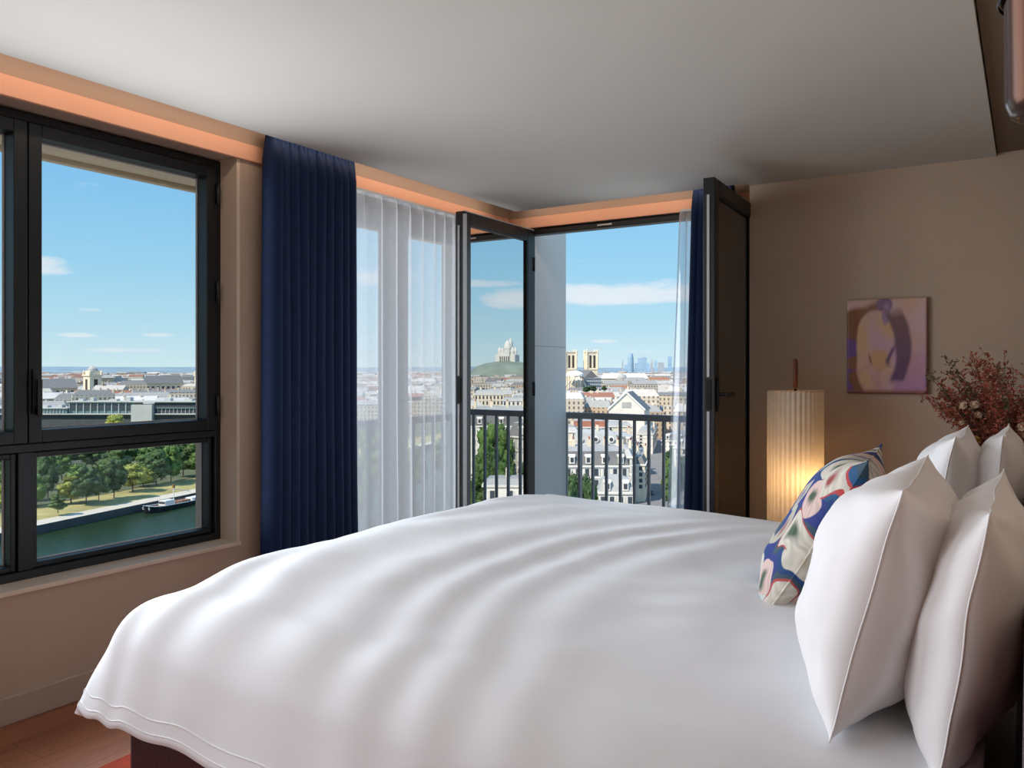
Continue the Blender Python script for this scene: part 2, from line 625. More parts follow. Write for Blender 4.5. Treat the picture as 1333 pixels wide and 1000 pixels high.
# ================================================================== THE ROOM
XL, XR, YB, YN = -3.26, 0.16, 4.95, -2.6        # wall faces
ZC = 2.45                                       # ceiling
HEAD = 2.375                                    # window heads
XO = -3.60                                      # outer face of left wall

# left wall with three openings
mb = MB()
ops = [(-1.75, 0.45, 0.50), (0.80, 2.674, 0.50), (2.98, 5.00, 0.0)]  # first opening is added out of view to light the bed
y = YN - 0.2
for a, b, zs in ops:
    mb.box(XO, XL, y, a, 0, 2.75)
    if zs > 0:
        mb.box(XO, XL, a, b, 0, zs)
    mb.box(XO, XL, a, b, HEAD, 2.75)
    y = b
mb.box(XO, XL, 5.0, 5.17, 0, 2.75)
wall_left = struct('wall_left', mb, 'wall_paint')

# back wall: picture wall and the lintel over the french doors
XJ = -1.425
mb = MB()
mb.box(XJ, XR + 0.2, YB, 5.17, 0, 2.75)
mb.box(XL, XJ, 5.125, 5.17, HEAD, 2.75)
wall_back = struct('wall_back', mb, 'wall_paint')
wall_right = struct('wall_right', MB().box(XR, XR + 0.2, YN - 0.2, YB, 0, 2.75), 'wall_paint')
wall_front = struct('wall_front', MB().box(XL, XR, YN - 0.2, YN, 0, 2.75), 'wall_paint')

# ceiling: dropped centre panel, higher strip around the windows, brown strip above the headboard
mb = MB()
mb.box(-3.05, -0.14, YN, 4.88, ZC, 2.62)
mb.box(XJ, -0.14, 4.88, YB, ZC, 2.62)
ceiling = struct('ceiling', mb, 'ceiling_paint')
struct('ceiling_upper', MB().box(XO, XR + 0.2, YN - 0.2, 5.2, 2.55, 2.9), 'ceiling_paint')
struct('trim_1', MB().box(-0.135, XR, YN, YB, 2.468, 2.55), 'soffit_paint')
# peach pelmet boards
struct('trim_2', MB().box(XL, XL + 0.022, YN, 5.10, HEAD - 0.008, 2.447), 'peach_board', bevel=0.003)
struct('trim_3', MB().box(XL + 0.022, XJ, 5.10, 5.124, HEAD - 0.008, 2.447), 'peach_board', bevel=0.003)
# thin curtain tracks in the strip
struct('trim_4', MB().box(-3.165, -3.135, -0.5, 4.95, 2.525, 2.55), 'white_trim')
struct('trim_5', MB().box(-3.10, XJ, 4.985, 5.015, 2.525, 2.55), 'white_trim')
# sills / reveals of the left window
struct('trim_6', MB().box(XO + 0.12, XL + 0.012, 0.80, 2.674, 0.482, 0.502), 'reveal_paint', bevel=0.003)
mb = MB()
mb.box(XL - 0.13, XL - 0.001, 2.655, 2.674, 0.502, HEAD)
struct('trim_7', mb, 'reveal_paint')
mb = MB()
mb.box(XL, XL + 0.014, YN, 2.98, 0.0, 0.105)
struct('baseboard_left', mb, 'white_trim', bevel=0.004)
struct('baseboard_back', MB().box(XJ, XR, YB - 0.014, YB, 0.0, 0.105), 'white_trim', bevel=0.004)

# floor: planks laid parallel to the left wall
floor = struct('floor', MB().box(XO, XR + 0.2, YN - 0.2, 5.17, -0.3, -0.012), 'walnut')
PW = 0.19
plank_me = {}
rng = random.Random(3)
i = 0
x = XL + 0.002
while x < XR:
    wdt = min(PW, XR - x)
    yy = YN - rng.random() * 1.2
    while yy < 5.12:
        y0, y1 = max(YN, yy), min(5.12, yy + 2.1)
        if y1 - y0 > 0.05:
            o = MB().box(0.0006, wdt - 0.0006, 0.0006, y1 - y0 - 0.0006, -0.012, 0.0).build('plank', 'oak_floor', floor)
            o.location = (x, y0, rng.uniform(-0.0006, 0))
        yy += 2.1
    x += PW


# ------------------------------------------------------------------ window frames
def pane_frame(parent, name, x, t, y0, y1, z0, z1, wd, glass='clear_glass', bevel=0.004, beads=True, axis='x'):
    """a sash: stiles, rails and a glass pane in plane x; spans y0..y1, z0..z1"""
    def bx(a0, a1, b0, b1, tt=t, dx=0.0):
        m = MB()
        return m.box(x - tt / 2 + dx, x + tt / 2 + dx, a0, a1, b0, b1)
    bx(y0, y0 + wd, z0, z1).build('stile', 'dark_frame', parent, bevel=bevel)
    bx(y1 - wd, y1, z0, z1).build('stile', 'dark_frame', parent, bevel=bevel)
    bx(y0 + wd, y1 - wd, z0, z0 + wd).build('rail', 'dark_frame', parent, bevel=bevel)
    bx(y0 + wd, y1 - wd, z1 - wd, z1).build('rail', 'dark_frame', parent, bevel=bevel)
    MB().box(x - t / 2 - 0.004, x - t / 2 + 0.002, y0 + wd - 0.004, y1 - wd + 0.004, z0 + wd - 0.004, z1 - wd + 0.004).build('pane', glass, parent)
    if beads:
        g = MB()
        b = 0.006
        xa, xb = x - t / 2 + 0.004, x - t / 2 + 0.010
        g.box(xa, xb, y0 + wd, y1 - wd, z0 + wd, z0 + wd + b)
        g.box(xa, xb, y0 + wd, y1 - wd, z1 - wd - b, z1 - wd)
        g.box(xa, xb, y0 + wd, y0 + wd + b, z0 + wd + b, z1 - wd - b)
        g.box(xa, xb, y1 - wd - b, y1 - wd, z0 + wd + b, z1 - wd - b)
        g.build('gasket', 'gasket_grey', parent)


def side_window(name, y0, y1):
    """two side-hung sashes over two fixed lights"""
    xf = XL - 0.14
    ym = (y0 + y1) / 2
    root = bpy.data.objects.new(name, None)
    root['kind'] = 'structure'
    link(root)
    fr = MB()
    a = 0.034
    fr.box(xf - 0.09, xf + 0.02, y0, y0 + a, 0.502, HEAD - 0.01)
    fr.build('frame_jamb', 'dark_frame', root, bevel=0.003)
    MB().box(xf - 0.09, xf + 0.02, y1 - a, y1, 0.502, HEAD - 0.01).build('frame_jamb', 'dark_frame', root, bevel=0.003)
    MB().box(xf - 0.09, xf + 0.02, y0 + a, y1 - a, HEAD - 0.045, HEAD - 0.01).build('frame_head', 'dark_frame', root, bevel=0.003)
    MB().box(xf - 0.09, xf + 0.02, y0 + a, y1 - a, 0.502, 0.535).build('frame_sill', 'dark_frame', root, bevel=0.003)
    MB().box(xf - 0.09, xf + 0.018, y0 + a, y1 - a, 1.008, 1.042).build('transom', 'dark_frame', root, bevel=0.003)
    MB().box(xf - 0.09, xf + 0.012, ym - 0.028, ym + 0.028, 0.535, 1.008).build('mullion', 'dark_frame', root, bevel=0.003)
    for s0, s1 in ((y0 + a + .002, ym - 0.0025), (ym + 0.0025, y1 - a - .002)):
        pane_frame(root, 'sash', xf - 0.01, 0.085, s0, s1, 1.044, HEAD - 0.047, 0.052)
    for s0, s1 in ((y0 + a, ym - 0.028), (ym + 0.028, y1 - a)):
        pane_frame(root, 'light', xf - 0.03, 0.06, s0 + .002, s1 - .002, 0.537, 1.006, 0.022)
    h = MB()
    h.box(xf + 0.033, xf + 0.045, ym + 0.012, ym + 0.036, 1.16, 1.34)
    h.box(xf + 0.045, xf + 0.07, ym + 0.017, ym + 0.031, 1.16, 1.19)
    h.box(xf + 0.062, xf + 0.076, ym + 0.014, ym + 0.034, 1.155, 1.30)
    h.build('handle', 'dark_frame', root, bevel=0.003)
    for zz in (1.16, 1.72, 2.20):
        MB().tube([(xf + 0.04, y1 - a + 0.002, zz - 0.05), (xf + 0.04, y1 - a + 0.002, zz + 0.05)], 0.011, 8).build('hinge', 'dark_frame', root, smooth=True)
    return root


side_window('window_1', 0.80, 2.655)
side_window('added_window', -1.75, 0.45)  # added out of view so its fill lamp lights the near bed side

# french window behind the sheer
win3 = bpy.data.objects.new('window_3', None)
win3['kind'] = 'structure'
link(win3)
xf = XL - 0.15
for a, b in ((2.98, 3.02), (4.96, 5.0)):
    MB().box(xf - 0.09, xf + 0.02, a, b, 0.0, HEAD - 0.01).build('frame_jamb', 'dark_frame', win3)
MB().box(xf - 0.09, xf + 0.02, 3.02, 4.96, HEAD - 0.05, HEAD - 0.01).build('frame_head', 'dark_frame', win3)
pane_frame(win3, 'leaf', xf - 0.01, 0.085, 3.022, 4.003, 0.03, HEAD - 0.052, 0.095)
pane_frame(win3, 'leaf', xf - 0.01, 0.085, 4.007, 4.958, 0.03, HEAD - 0.052, 0.095)
hh = MB()
hh.box(xf + 0.035, xf + 0.05, 4.03, 4.055, 1.06, 1.24)
hh.box(xf + 0.05, xf + 0.085, 4.033, 4.052, 1.14, 1.165)
hh.box(xf + 0.072, xf + 0.088, 4.035, 4.17, 1.14, 1.165)
hh.build('handle', 'dark_frame', win3, bevel=0.002)

# french door frame on the back wall and its two open leaves
fr = bpy.data.objects.new('door_frame', None)
fr['kind'] = 'structure'
link(fr)
MB().box(-3.135, -3.08, 5.125, 5.20, 0.0, HEAD - 0.01).build('frame_jamb', 'dark_frame', fr, bevel=0.003)
MB().box(-1.50, -1.44, 5.125, 5.20, 0.0, HEAD - 0.01).build('frame_jamb', 'dark_frame', fr, bevel=0.003)
MB().box(-3.08, -1.50, 5.125, 5.20, HEAD - 0.055, HEAD - 0.01).build('frame_head', 'dark_frame', fr, bevel=0.003)
MB().box(-3.08, -1.50, 5.125, 5.20, -0.01, 0.03).build('threshold', 'dark_frame', fr)
MB().box(-2.53, -2.42, 5.118, 5.125, HEAD - 0.04, HEAD - 0.028).build('latch_plate', 'gasket_grey', fr)


def door_leaf(name, hinge, free, side, glass='coated_glass'):
    hx, hy = hinge
    L = math.hypot(free[0] - hx, free[1] - hy)
    root = bpy.data.objects.new(name, None)
    root['kind'] = 'structure'
    root.location = (hx, hy, 0)
    root.rotation_euler = (0, 0, math.atan2(free[1] - hy, free[0] - hx))
    link(root)
    t, wd, z0, z1 = 0.062, 0.078, 0.035, HEAD - 0.03
    MB().box(0, wd, -t / 2, t / 2, z0, z1).build('stile', 'dark_frame', root, bevel=0.004)
    MB().box(L - wd, L, -t / 2, t / 2, z0, z1).build('stile', 'dark_frame', root, bevel=0.004)
    MB().box(wd, L - wd, -t / 2, t / 2, z0, z0 + wd).build('rail', 'dark_frame', root, bevel=0.004)
    MB().box(wd, L - wd, -t / 2, t / 2, z1 - wd, z1).build('rail', 'dark_frame', root, bevel=0.004)
    MB().box(wd - 0.005, L - wd + 0.005, 0.006 * side, 0.012 * side, z0 + wd - 0.005, z1 - wd + 0.005).build('pane', glass, root)
    # pale sealing strip down the free edge
    MB().box(L, L + 0.006, -0.010, 0.004, z0 + 0.03, 1.12).build('sealing_strip', 'gasket_grey', root)
    MB().box(L, L + 0.006, -0.010, 0.004, 1.30, z1 - 0.09).build('sealing_strip', 'gasket_grey', root)
    MB().box(L, L + 0.005, -0.016, 0.012, 1.13, 1.29).build('lock_plate', 'dark_steel', root)
    for zz in (0.3, 1.2, 2.1):
        MB().tube([(-0.004, side * t / 2, zz - 0.05), (-0.004, side * t / 2, zz + 0.05)], 0.010, 8).build('hinge', 'dark_frame', root, smooth=True)
    g = MB()
    b, yy0, yy1 = 0.008, side * 0.016, side * 0.028
    yy0, yy1 = min(yy0, yy1), max(yy0, yy1)
    g.box(wd, wd + b, yy0, yy1, z0 + wd, z1 - wd)
    g.box(L - wd - b, L - wd, yy0, yy1, z0 + wd, z1 - wd)
    g.box(wd + b, L - wd - b, yy0, yy1, z0 + wd, z0 + wd + b)
    g.box(wd + b, L - wd - b, yy0, yy1, z1 - wd - b, z1 - wd)
    g.build('glazing_bead', 'dark_frame', root)
    return root, L, t


dl, L1, t1 = door_leaf('door_1', (-3.055, 5.085), (-3.055, 4.215), 1)
dr, L2, t2 = door_leaf('door_2', (-1.455, 5.07), (-1.413, 4.17), 1, 'door_glass')
# aluminium edge of the left leaf
MB().box(L1 - 0.008, L1 + 0.004, t1 / 2, t1 / 2 + 0.022, 0.05, HEAD - 0.05).build('edge_profile', 'gasket_grey', dl)
MB().box(0.0, L1, t1 / 2, t1 / 2 + 0.004, HEAD - 0.032, HEAD - 0.026).build('edge_profile', 'gasket_grey', dl)
hd = MB()
ys = t2 / 2
hd.box(L2 - 0.055, L2 - 0.02, ys, ys + 0.012, 1.12, 1.30)
hd.tube([(L2 - 0.037, ys + 0.01, 1.21), (L2 - 0.037, ys + 0.055, 1.21)], 0.010, 8)
hd.box(L2 - 0.165, L2 - 0.028, ys + 0.047, ys + 0.063, 1.197, 1.221)
hd.build('handle', 'dark_steel', dr, bevel=0.003)

# ------------------------------------------------------------------ outside of this building
mb = MB()
mb.box(-3.92, -3.092, 5.171, 5.70, -0.3, 2.9)
pil = struct('pillar', mb, 'facade_white')
MB().box(-3.093, -3.0905, 5.171, 5.7005, 1.512, 1.516).build('joint', 'stone_grey', pil)
struct('trim_8', MB().box(-3.092, XJ, 5.201, 5.30, HEAD - 0.005, 2.9), 'facade_white')
struct('trim_9', MB().box(-1.49, XR + 0.2, 5.201, 5.30, -0.3, 2.9), 'facade_white')
struct('balcony_slab', MB().box(-4.2, XR + 0.2, 5.171, 5.86, -0.32, -0.02), 'facade_white')
mb = MB()
mb.box(-4.48, XO - 0.001, -3.0, 6.1, 2.50, 2.80)
eave = struct('roof_overhang', mb, 'eave_stone')
MB().box(-4.53, -4.481, -3.0, 6.1, 2.47, 2.86).build('fascia', 'eave_stone', eave, bevel=0.01)
struct('facade_slab', MB().box(-4.2, XO - 0.001, -3.0, 5.17, -0.32, -0.02), 'facade_white')
# low parapet blocks under the neighbouring windows keep the railing short
railing = thing('balcony_railing', 'grey metal balcony railing outside the open french doors', 'railing', (0, 0, 0))
ry = 5.76
MB().box(-3.9, -1.2, ry - 0.022, ry + 0.022, 0.950, 0.999).build('top_rail', 'rail_metal', railing, bevel=0.004)
MB().box(-3.9, -1.2, ry - 0.015, ry + 0.015, 0.10, 0.13).build('bottom_rail', 'rail_metal', railing)
bal = MB().box(-0.0095, 0.0095, -0.011, 0.011, 0.131, 0.950).mesh('baluster')
for k in range(22):
    mesh_obj('baluster', bal, 'rail_metal', railing, loc=(-3.87 + 0.1175 * k + 0.045, ry, 0))
for px_ in (-3.02, -1.9):
    MB().box(px_ - 0.012, px_ + 0.012, ry + 0.024, ry + 0.06, -0.02, 0.95).build('post', 'rail_metal', railing)
railing2 = thing('balcony_railing', 'grey metal balcony railing behind the sheer curtain', 'railing', (0, 0, 0))
rx = -3.74
MB().box(rx - 0.022, rx + 0.022, 2.9, 5.1, 0.950, 0.999).build('top_rail', 'rail_metal', railing2, bevel=0.004)
MB().box(rx - 0.015, rx + 0.015, 2.9, 5.1, 0.10, 0.13).build('bottom_rail', 'rail_metal', railing2)
for k in range(19):
    mesh_obj('baluster', bal, 'rail_metal', railing2, loc=(rx, 2.95 + 0.1175 * k, 0))
for py_ in (2.92, 5.08):
    MB().box(rx + 0.024, rx + 0.06, py_ - 0.012, py_ + 0.012, -0.02, 0.95).build('post', 'rail_metal', railing2)


# ================================================================== FURNISHINGS
def ridge(v, s):
    return noise.noise(Vector((v * s, s * 3.1, 0.7)))


# ------------------------------------------------------------------ bed
bed = thing('bed', 'large bed with dark burgundy padded headboard and base', 'bed', (-1.0, 2.36, 0))
BX, BY = -1.0, 2.36


def bedpart(mb, name, m, **kw):
    mb.v = [(a - BX, b - BY, c) for a, b, c in mb.v]
    return mb.build(name, m, bed, **kw)


bedpart(MB().box(-2.02, -0.006, 1.29, 3.40, 0.05, 0.40), 'bed_base', 'burgundy', bevel=0.02)
for lx in (-1.85, -0.12):
    for ly in (1.42, 3.28):
        bedpart(MB().box(lx - 0.03, lx + 0.03, ly - 0.03, ly + 0.03, 0.012, 0.05), 'leg', 'dark_steel')
bedpart(MB().box(-1.95, -0.01, 1.33, 3.37, 0.401, 0.60), 'mattress', 'mattress_white', bevel=0.04)
bedpart(MB().box(-0.005, 0.135, 0.45, 4.15, 0.012, 0.985), 'headboard', 'burgundy', bevel=0.03)

# duvet: cloth laid over the mattress, rounded over the edges
FX, NY, FY, HX = -1.885, 1.41, 3.33, -0.06
DR, TH = 0.19, 1.30


def duvet_pt(p, q):
    cx, cy = min(max(p, FX), HX + 1), min(max(q, NY), FY)
    ex, ey = p - cx, q - cy
    Lx, Ly = abs(ex), abs(ey)
    # crown of the comforter plus soft waves shaped to mimic light streaks across it
    sx = (cx - FX) / (HX - FX)
    sy = (cy - NY) / (FY - NY)
    crown = 0.045 * (max(0.0, 1 - (2 * sy - 1) ** 6)) * (0.8 + 0.2 * min(1, sx * 4.0)) * (1 - 0.3 * sx)
    bow = 0.30 * (1 - ((cy - 2.05) / 0.95) ** 2)
    ww = p + bow
    wv = 0.0065 * math.sin(ww * 29 + 1.3 * math.sin(ww * 7) + 0.8 * noise.noise(Vector((p * 1.5, q * 1.2, 0)))) * (0.6 + 0.6 * noise.noise(Vector((p * 1.1, q * 0.9, 4.0))))
    fade = min(1.0, max(0.0, (-0.35 - p) / 0.5)) * min(1.0, max(0.0, (3.2 - q) / 0.6))
    wr = 0.004 * noise.noise(Vector((p * 6, q * 9, 2.0))) + 0.010 * noise.noise(Vector((p * 2.0, q * 2.4, 8.0)))
    zt = 0.706 + crown + 0.05 * (1 - sx) + wv * fade * 1.15 + wr
    if Lx == 0 and Ly == 0:
        return Vector((p, q, zt))
    L = (Lx ** 14 + Ly ** 14) ** (1 / 14)
    nrm = Vector((ex, ey)) / (Lx ** 4.5 + Ly ** 4.5) ** (1 / 4.5)
    both = min(Lx, Ly) / max(Lx, Ly)
    th = TH - 0.10 * both ** 1.5
    aL = DR * th
    fold = (1 - both) * 0.008 * math.sin(6.0 * (p if Ly > Lx else q) + 2.0) + (1 - both) * 0.007 * noise.noise(Vector((p * 4, q * 4, 5.0)))
    if L < aL:
        a = L / DR
        h, dz = DR * math.sin(a), DR * (1 - math.cos(a))
    else:
        rem = L - aL
        h = DR * math.sin(th) + rem * math.cos(th)
        dz = DR * (1 - math.cos(th)) + rem * math.sin(th)
        h += fold * min(1, rem / 0.15)
    return Vector((cx + nrm.x * h, cy + nrm.y * h, zt - dz))


OVR = 0.415
n1, n2 = 190, 210
vs, fs = [], []
P0, P1, Q0, Q1 = FX - OVR, HX, NY - OVR, FY + OVR
for i in range(n1 + 1):
    for j in range(n2 + 1):
        vs.append(duvet_pt(P0 + (P1 - P0) * i / n1, Q0 + (Q1 - Q0) * j / n2))
for i in range(n1):
    for j in range(n2):
        a = i * (n2 + 1) + j
        fs.append((a, a + n2 + 1, a + n2 + 2, a + 1))
duvet = thing('duvet', 'white cotton duvet spread over the large bed', 'duvet', (BX, BY, 0.45))
me = bpy.data.meshes.new('duvet_cover')
me.from_pydata([tuple(v - Vector((BX, BY, 0.45))) for v in vs], [], fs)
o = mesh_obj('duvet_cover', me, 'linen_white', duvet, smooth=True)
md = o.modifiers.new('thick', 'SOLIDIFY')
md.thickness = 0.03
md.offset = -1
# stitched hem lines
for off in (0.018, 0.05):
    hm = MB()
    pts = []
    N = 160
    for k in range(N + 1):
        pts.append(duvet_pt(P1 + (P0 + off - P1) * k / N, Q0 + off))
    for k in range(1, N + 1):
        pts.append(duvet_pt(P0 + off, Q0 + off + (Q1 - Q0 - 2 * off) * k / N))
    hm.tube([p - Vector((BX, BY, 0.45)) for p in pts], 0.0022, 5)
    hm.build('hem_seam', 'linen_white', duvet, smooth=True)


# ------------------------------------------------------------------ pillows
def pillow_mesh(W, H, T, seed, ear=0.06, n=44, wr=1.0):
    vs, fs = [], []
    idx = {}

    def pos(a, b, side):
        ca = a * (1 - ear * 1.2 * (1 - b * b) * abs(a) ** 3)
        cb = b * (1 - ear * 1.2 * (1 - a * a) * abs(b) ** 3)
        e1 = max(0.0, 1 - abs(a) ** 2.6) ** 0.62
        e2 = max(0.0, 1 - abs(b) ** 2.6) ** 0.62
        t = T / 2 * e1 * e2
        rim = (1 - max(abs(a), abs(b)))
        nn = noise.noise(Vector((a * 2.2 + seed, b * 2.2, side * 2.0 + seed)))
        # creases running in from the corners
        ang = math.atan2(abs(b), abs(a) + 1e-6)
        cre = math.sin(ang * 14 + seed) * (abs(a * b)) ** 1.4
        t += wr * (0.012 * nn + 0.006 * cre) * min(1, rim * 6) + wr * 0.006 * noise.noise(Vector((a * 6, b * 3, seed * 2.0 + side))) * min(1, rim * 6)
        sag = -0.012 * (1 - b) * (1 - a * a)
        return (ca * W / 2, cb * H / 2 + sag * 0.3, side * max(0, t) + 0.008 * noise.noise(Vector((a * 1.7, b * 1.7, seed + 9))))

    def vid(i, j, side):
        edge = i in (0, n) or j in (0, n)
        key = (i, j, 0 if edge else side)
        if key not in idx:
            idx[key] = len(vs)
            a, b = 2 * i / n - 1, 2 * j / n - 1
            a, b = math.sin(a * math.pi / 2), math.sin(b * math.pi / 2)
            vs.append(pos(a, b, side))
        return idx[key]
    for side in (1, -1):
        for i in range(n):
            for j in range(n):
                q = [vid(i, j, side), vid(i + 1, j, side), vid(i + 1, j + 1, side), vid(i, j + 1, side)]
                fs.append(tuple(q if side == 1 else q[::-1]))
    me = bpy.data.meshes.new('pillow')
    me.from_pydata(vs, [], fs)
    me.update()
    rimv = [Vector(vs[vid(i, 0, 1)]) for i in range(n)] + [Vector(vs[vid(n, j, 1)]) for j in range(n)] + \
           [Vector(vs[vid(n - i, n, 1)]) for i in range(n)] + [Vector(vs[vid(0, n - j, 1)]) for j in range(n + 1)]
    return me, rimv


def pillow(name, label, cat, centre, lean, yaw, W, H, T, seed, material, group=None, case='pillowcase', roll=0.0, ear=0.06, seam=0.004, wr=1.0):
    """stands on its lower edge; local x runs along the bed width, local y up, local z towards the foot"""
    root = thing(name, label, cat, group=group)
    # columns: local x -> world +y, local y -> up, local z -> world... right handed: x(+y) x y(+z) = z(+x); flip so front faces -x
    R = Matrix(((0, 0, 1), (1, 0, 0), (0, 1, 0)))
    Rl = Matrix.Rotation(lean, 3, 'Y')
    Rz = Matrix.Rotation(yaw, 3, 'Z')
    Rr = Matrix.Rotation(roll, 3, 'X')
    mtx = (Rz @ Rl @ Rr @ R).to_4x4()
    mtx.translation = Vector(centre)
    root.matrix_world = mtx
    me, rimv = pillow_mesh(W, H, T, seed, ear, wr=wr)
    o = mesh_obj(case, me, material, root, smooth=True)
    if seam:
        MB().tube(rimv, seam, 6, cap=False).build('piping', material, root, smooth=True)
    return root


PG = 'white bed pillows against the headboard'
pillow('pillow', 'plump white pillow at the near front, bright left face and seam', 'pillow', (-0.235, 1.74, 0.935), 0.26, 0.03, 0.62, 0.44, 0.26, 1.3, 'pillow_white', PG, ear=0.075, seam=0.0016, wr=1.3)
pillow('pillow', 'white pillow at the near side leaning on the burgundy headboard', 'pillow', (-0.085, 1.72, 0.91), 0.17, 0.0, 0.64, 0.44, 0.19, 5.1, 'pillow_white', PG, ear=0.075, seam=0.0016, wr=1.3)
pillow('pillow', 'white pillow behind the patterned cushion on the far side', 'pillow', (-0.225, 3.04, 0.925), 0.20, 0.0, 0.60, 0.44, 0.22, 9.7, 'pillow_white', PG, ear=0.08, seam=0.0016, wr=1.3)
pillow('pillow', 'shaded white pillow under the dried flowers at far headboard', 'pillow', (-0.085, 3.08, 0.93), 0.12, 0.0, 0.60, 0.44, 0.18, 12.2, 'pillow_white', PG, ear=0.08, seam=0.0016, wr=1.3)
pillow('scatter_cushion', 'patterned cushion in blue, red and cream leaning before the pillows', 'cushion', (-0.462, 2.31, 0.912), 0.52, 0.08, 0.48, 0.49, 0.20, 3.3, 'printed_cotton', case='cushion_cover', ear=0.10, seam=0.003, wr=0.8)


# ------------------------------------------------------------------ curtains
def drape(name, material, parent, path, z0, z1, nf, amp, per=14, nz=36, gather=0.0, seed=0.0, head=0.1, thick=0.002, flare=0.0, belly=0.0):
    """path: list of (x,y) the track follows; folds are waves across it"""
    pts = [Vector((p[0], p[1], 0)) for p in path]
    seg = [(pts[i + 1] - pts[i]).length for i in range(len(pts) - 1)]
    tot = sum(seg)

    def at(s):
        d = s * tot
        for i, l in enumerate(seg):
            if d <= l or i == len(seg) - 1:
                t = (pts[i + 1] - pts[i]) / l
                return pts[i] + t * d, Vector((-t.y, t.x, 0)), t
            d -= l
    nc = int(nf * per)
    vs, fs = [], []
    for r in range(nz + 1):
        zz = z1 + (z0 - z1) * (r / nz)
        hz = (z1 - zz) / (z1 - z0)
        for k in range(nc + 1):
            s = k / nc
            sw = s + gather * s * (1 - s)
            p, nn, tt = at(s)
            ph = 2 * math.pi * nf * sw + seed + 0.5 * noise.noise(Vector((s * 5, seed, hz * 0.8)))
            a = amp * (0.75 + 0.5 * noise.noise(Vector((s * nf * 0.9, seed + 3, hz * 0.5))))
            top = min(1.0, (z1 - zz) / max(head, 1e-4))
            wave = math.sin(ph)
            wave = math.copysign(abs(wave) ** 0.8, wave)
            if top < 1.0:
                pin = 0.45 * math.sin(ph) + 0.35 * math.sin(ph * 3)
                wave = wave * top + pin * (1 - top)
            off = a * wave + flare * hz * (s - 0.5) * 0
            side = amp * 0.45 * math.cos(ph) * (0.4 + 0.6 * top)
            drift = flare * hz * (s - 0.5) + belly * math.sin(hz * math.pi) * (s - .5)
            q = p + nn * off + tt * (side + drift) + nn * 0.012 * noise.noise(Vector((s * 3, hz * 2, seed + 7)))
            vs.append((q.x, q.y, zz))
    for r in range(nz):
        for k in range(nc):
            a = r * (nc + 1) + k
            fs.append((a, a + 1, a + nc + 2, a + nc + 1))
    me = bpy.data.meshes.new(name)
    me.from_pydata(vs, [], fs)
    o = mesh_obj(name, me, material, parent, smooth=True)
    if thick:
        md = o.modifiers.new('thick', 'SOLIDIFY')
        md.thickness = thick
    return o


cu = thing('curtain', 'navy blue pleated curtain between the two left windows', 'curtain', group='navy curtains')
drape('cloth', 'navy_cloth', cu, [(-3.150, 2.745), (-3.150, 3.335)], 0.012, 2.505, 10, 0.056, seed=0.4, head=0.13, flare=0.05)
for k in range(12):
    yk = 2.76 + 0.052 * k
    MB().tube([(-3.15, yk, 2.50), (-3.15, yk, 2.524)], 0.004, 6).build('glider', 'gasket_grey', cu)
cs = thing('sheer_curtain', 'long white sheer curtain over the closed french window', 'curtain')
drape('cloth', 'sheer_cloth', cs, [(-3.205, 3.36), (-3.205, 4.47)], 0.012, 2.352, 9, 0.030, seed=2.1, head=0.02, thick=0, gather=-0.35, flare=0.02)
MB().box(-3.255, -3.19, 3.34, 4.52, 2.352, 2.366).build('track', 'gasket_grey', cs)
cr = thing('curtain', 'narrow navy curtain stacked behind the open right door leaf', 'curtain', group='navy curtains')
drape('cloth', 'navy_cloth', cr, [(-1.785, 4.985), (-1.62, 4.97), (-1.535, 4.95)], 0.012, 2.50, 7, 0.045, seed=1.0, head=0.12, flare=0.16)
cs2 = thing('sheer_curtain', 'narrow sheer curtain gathered beside the open right door', 'curtain')
drape('cloth', 'sheer_cloth', cs2, [(-1.915, 5.055), (-1.75, 5.05)], 0.012, 2.36, 4, 0.024, seed=0.2, head=0.02, thick=0, flare=0.22)
MB().box(-1.90, -1.76, 5.046, 5.058, 2.358, 2.372).build('heading_tape', 'gasket_grey', cs2)

# ------------------------------------------------------------------ picture
art = thing('painting', 'small abstract painting of violet and ochre shapes on brown wall', 'painting', (-0.664, YB, 1.468))
PWD, PHT, PT = 0.405, 0.525, 0.032


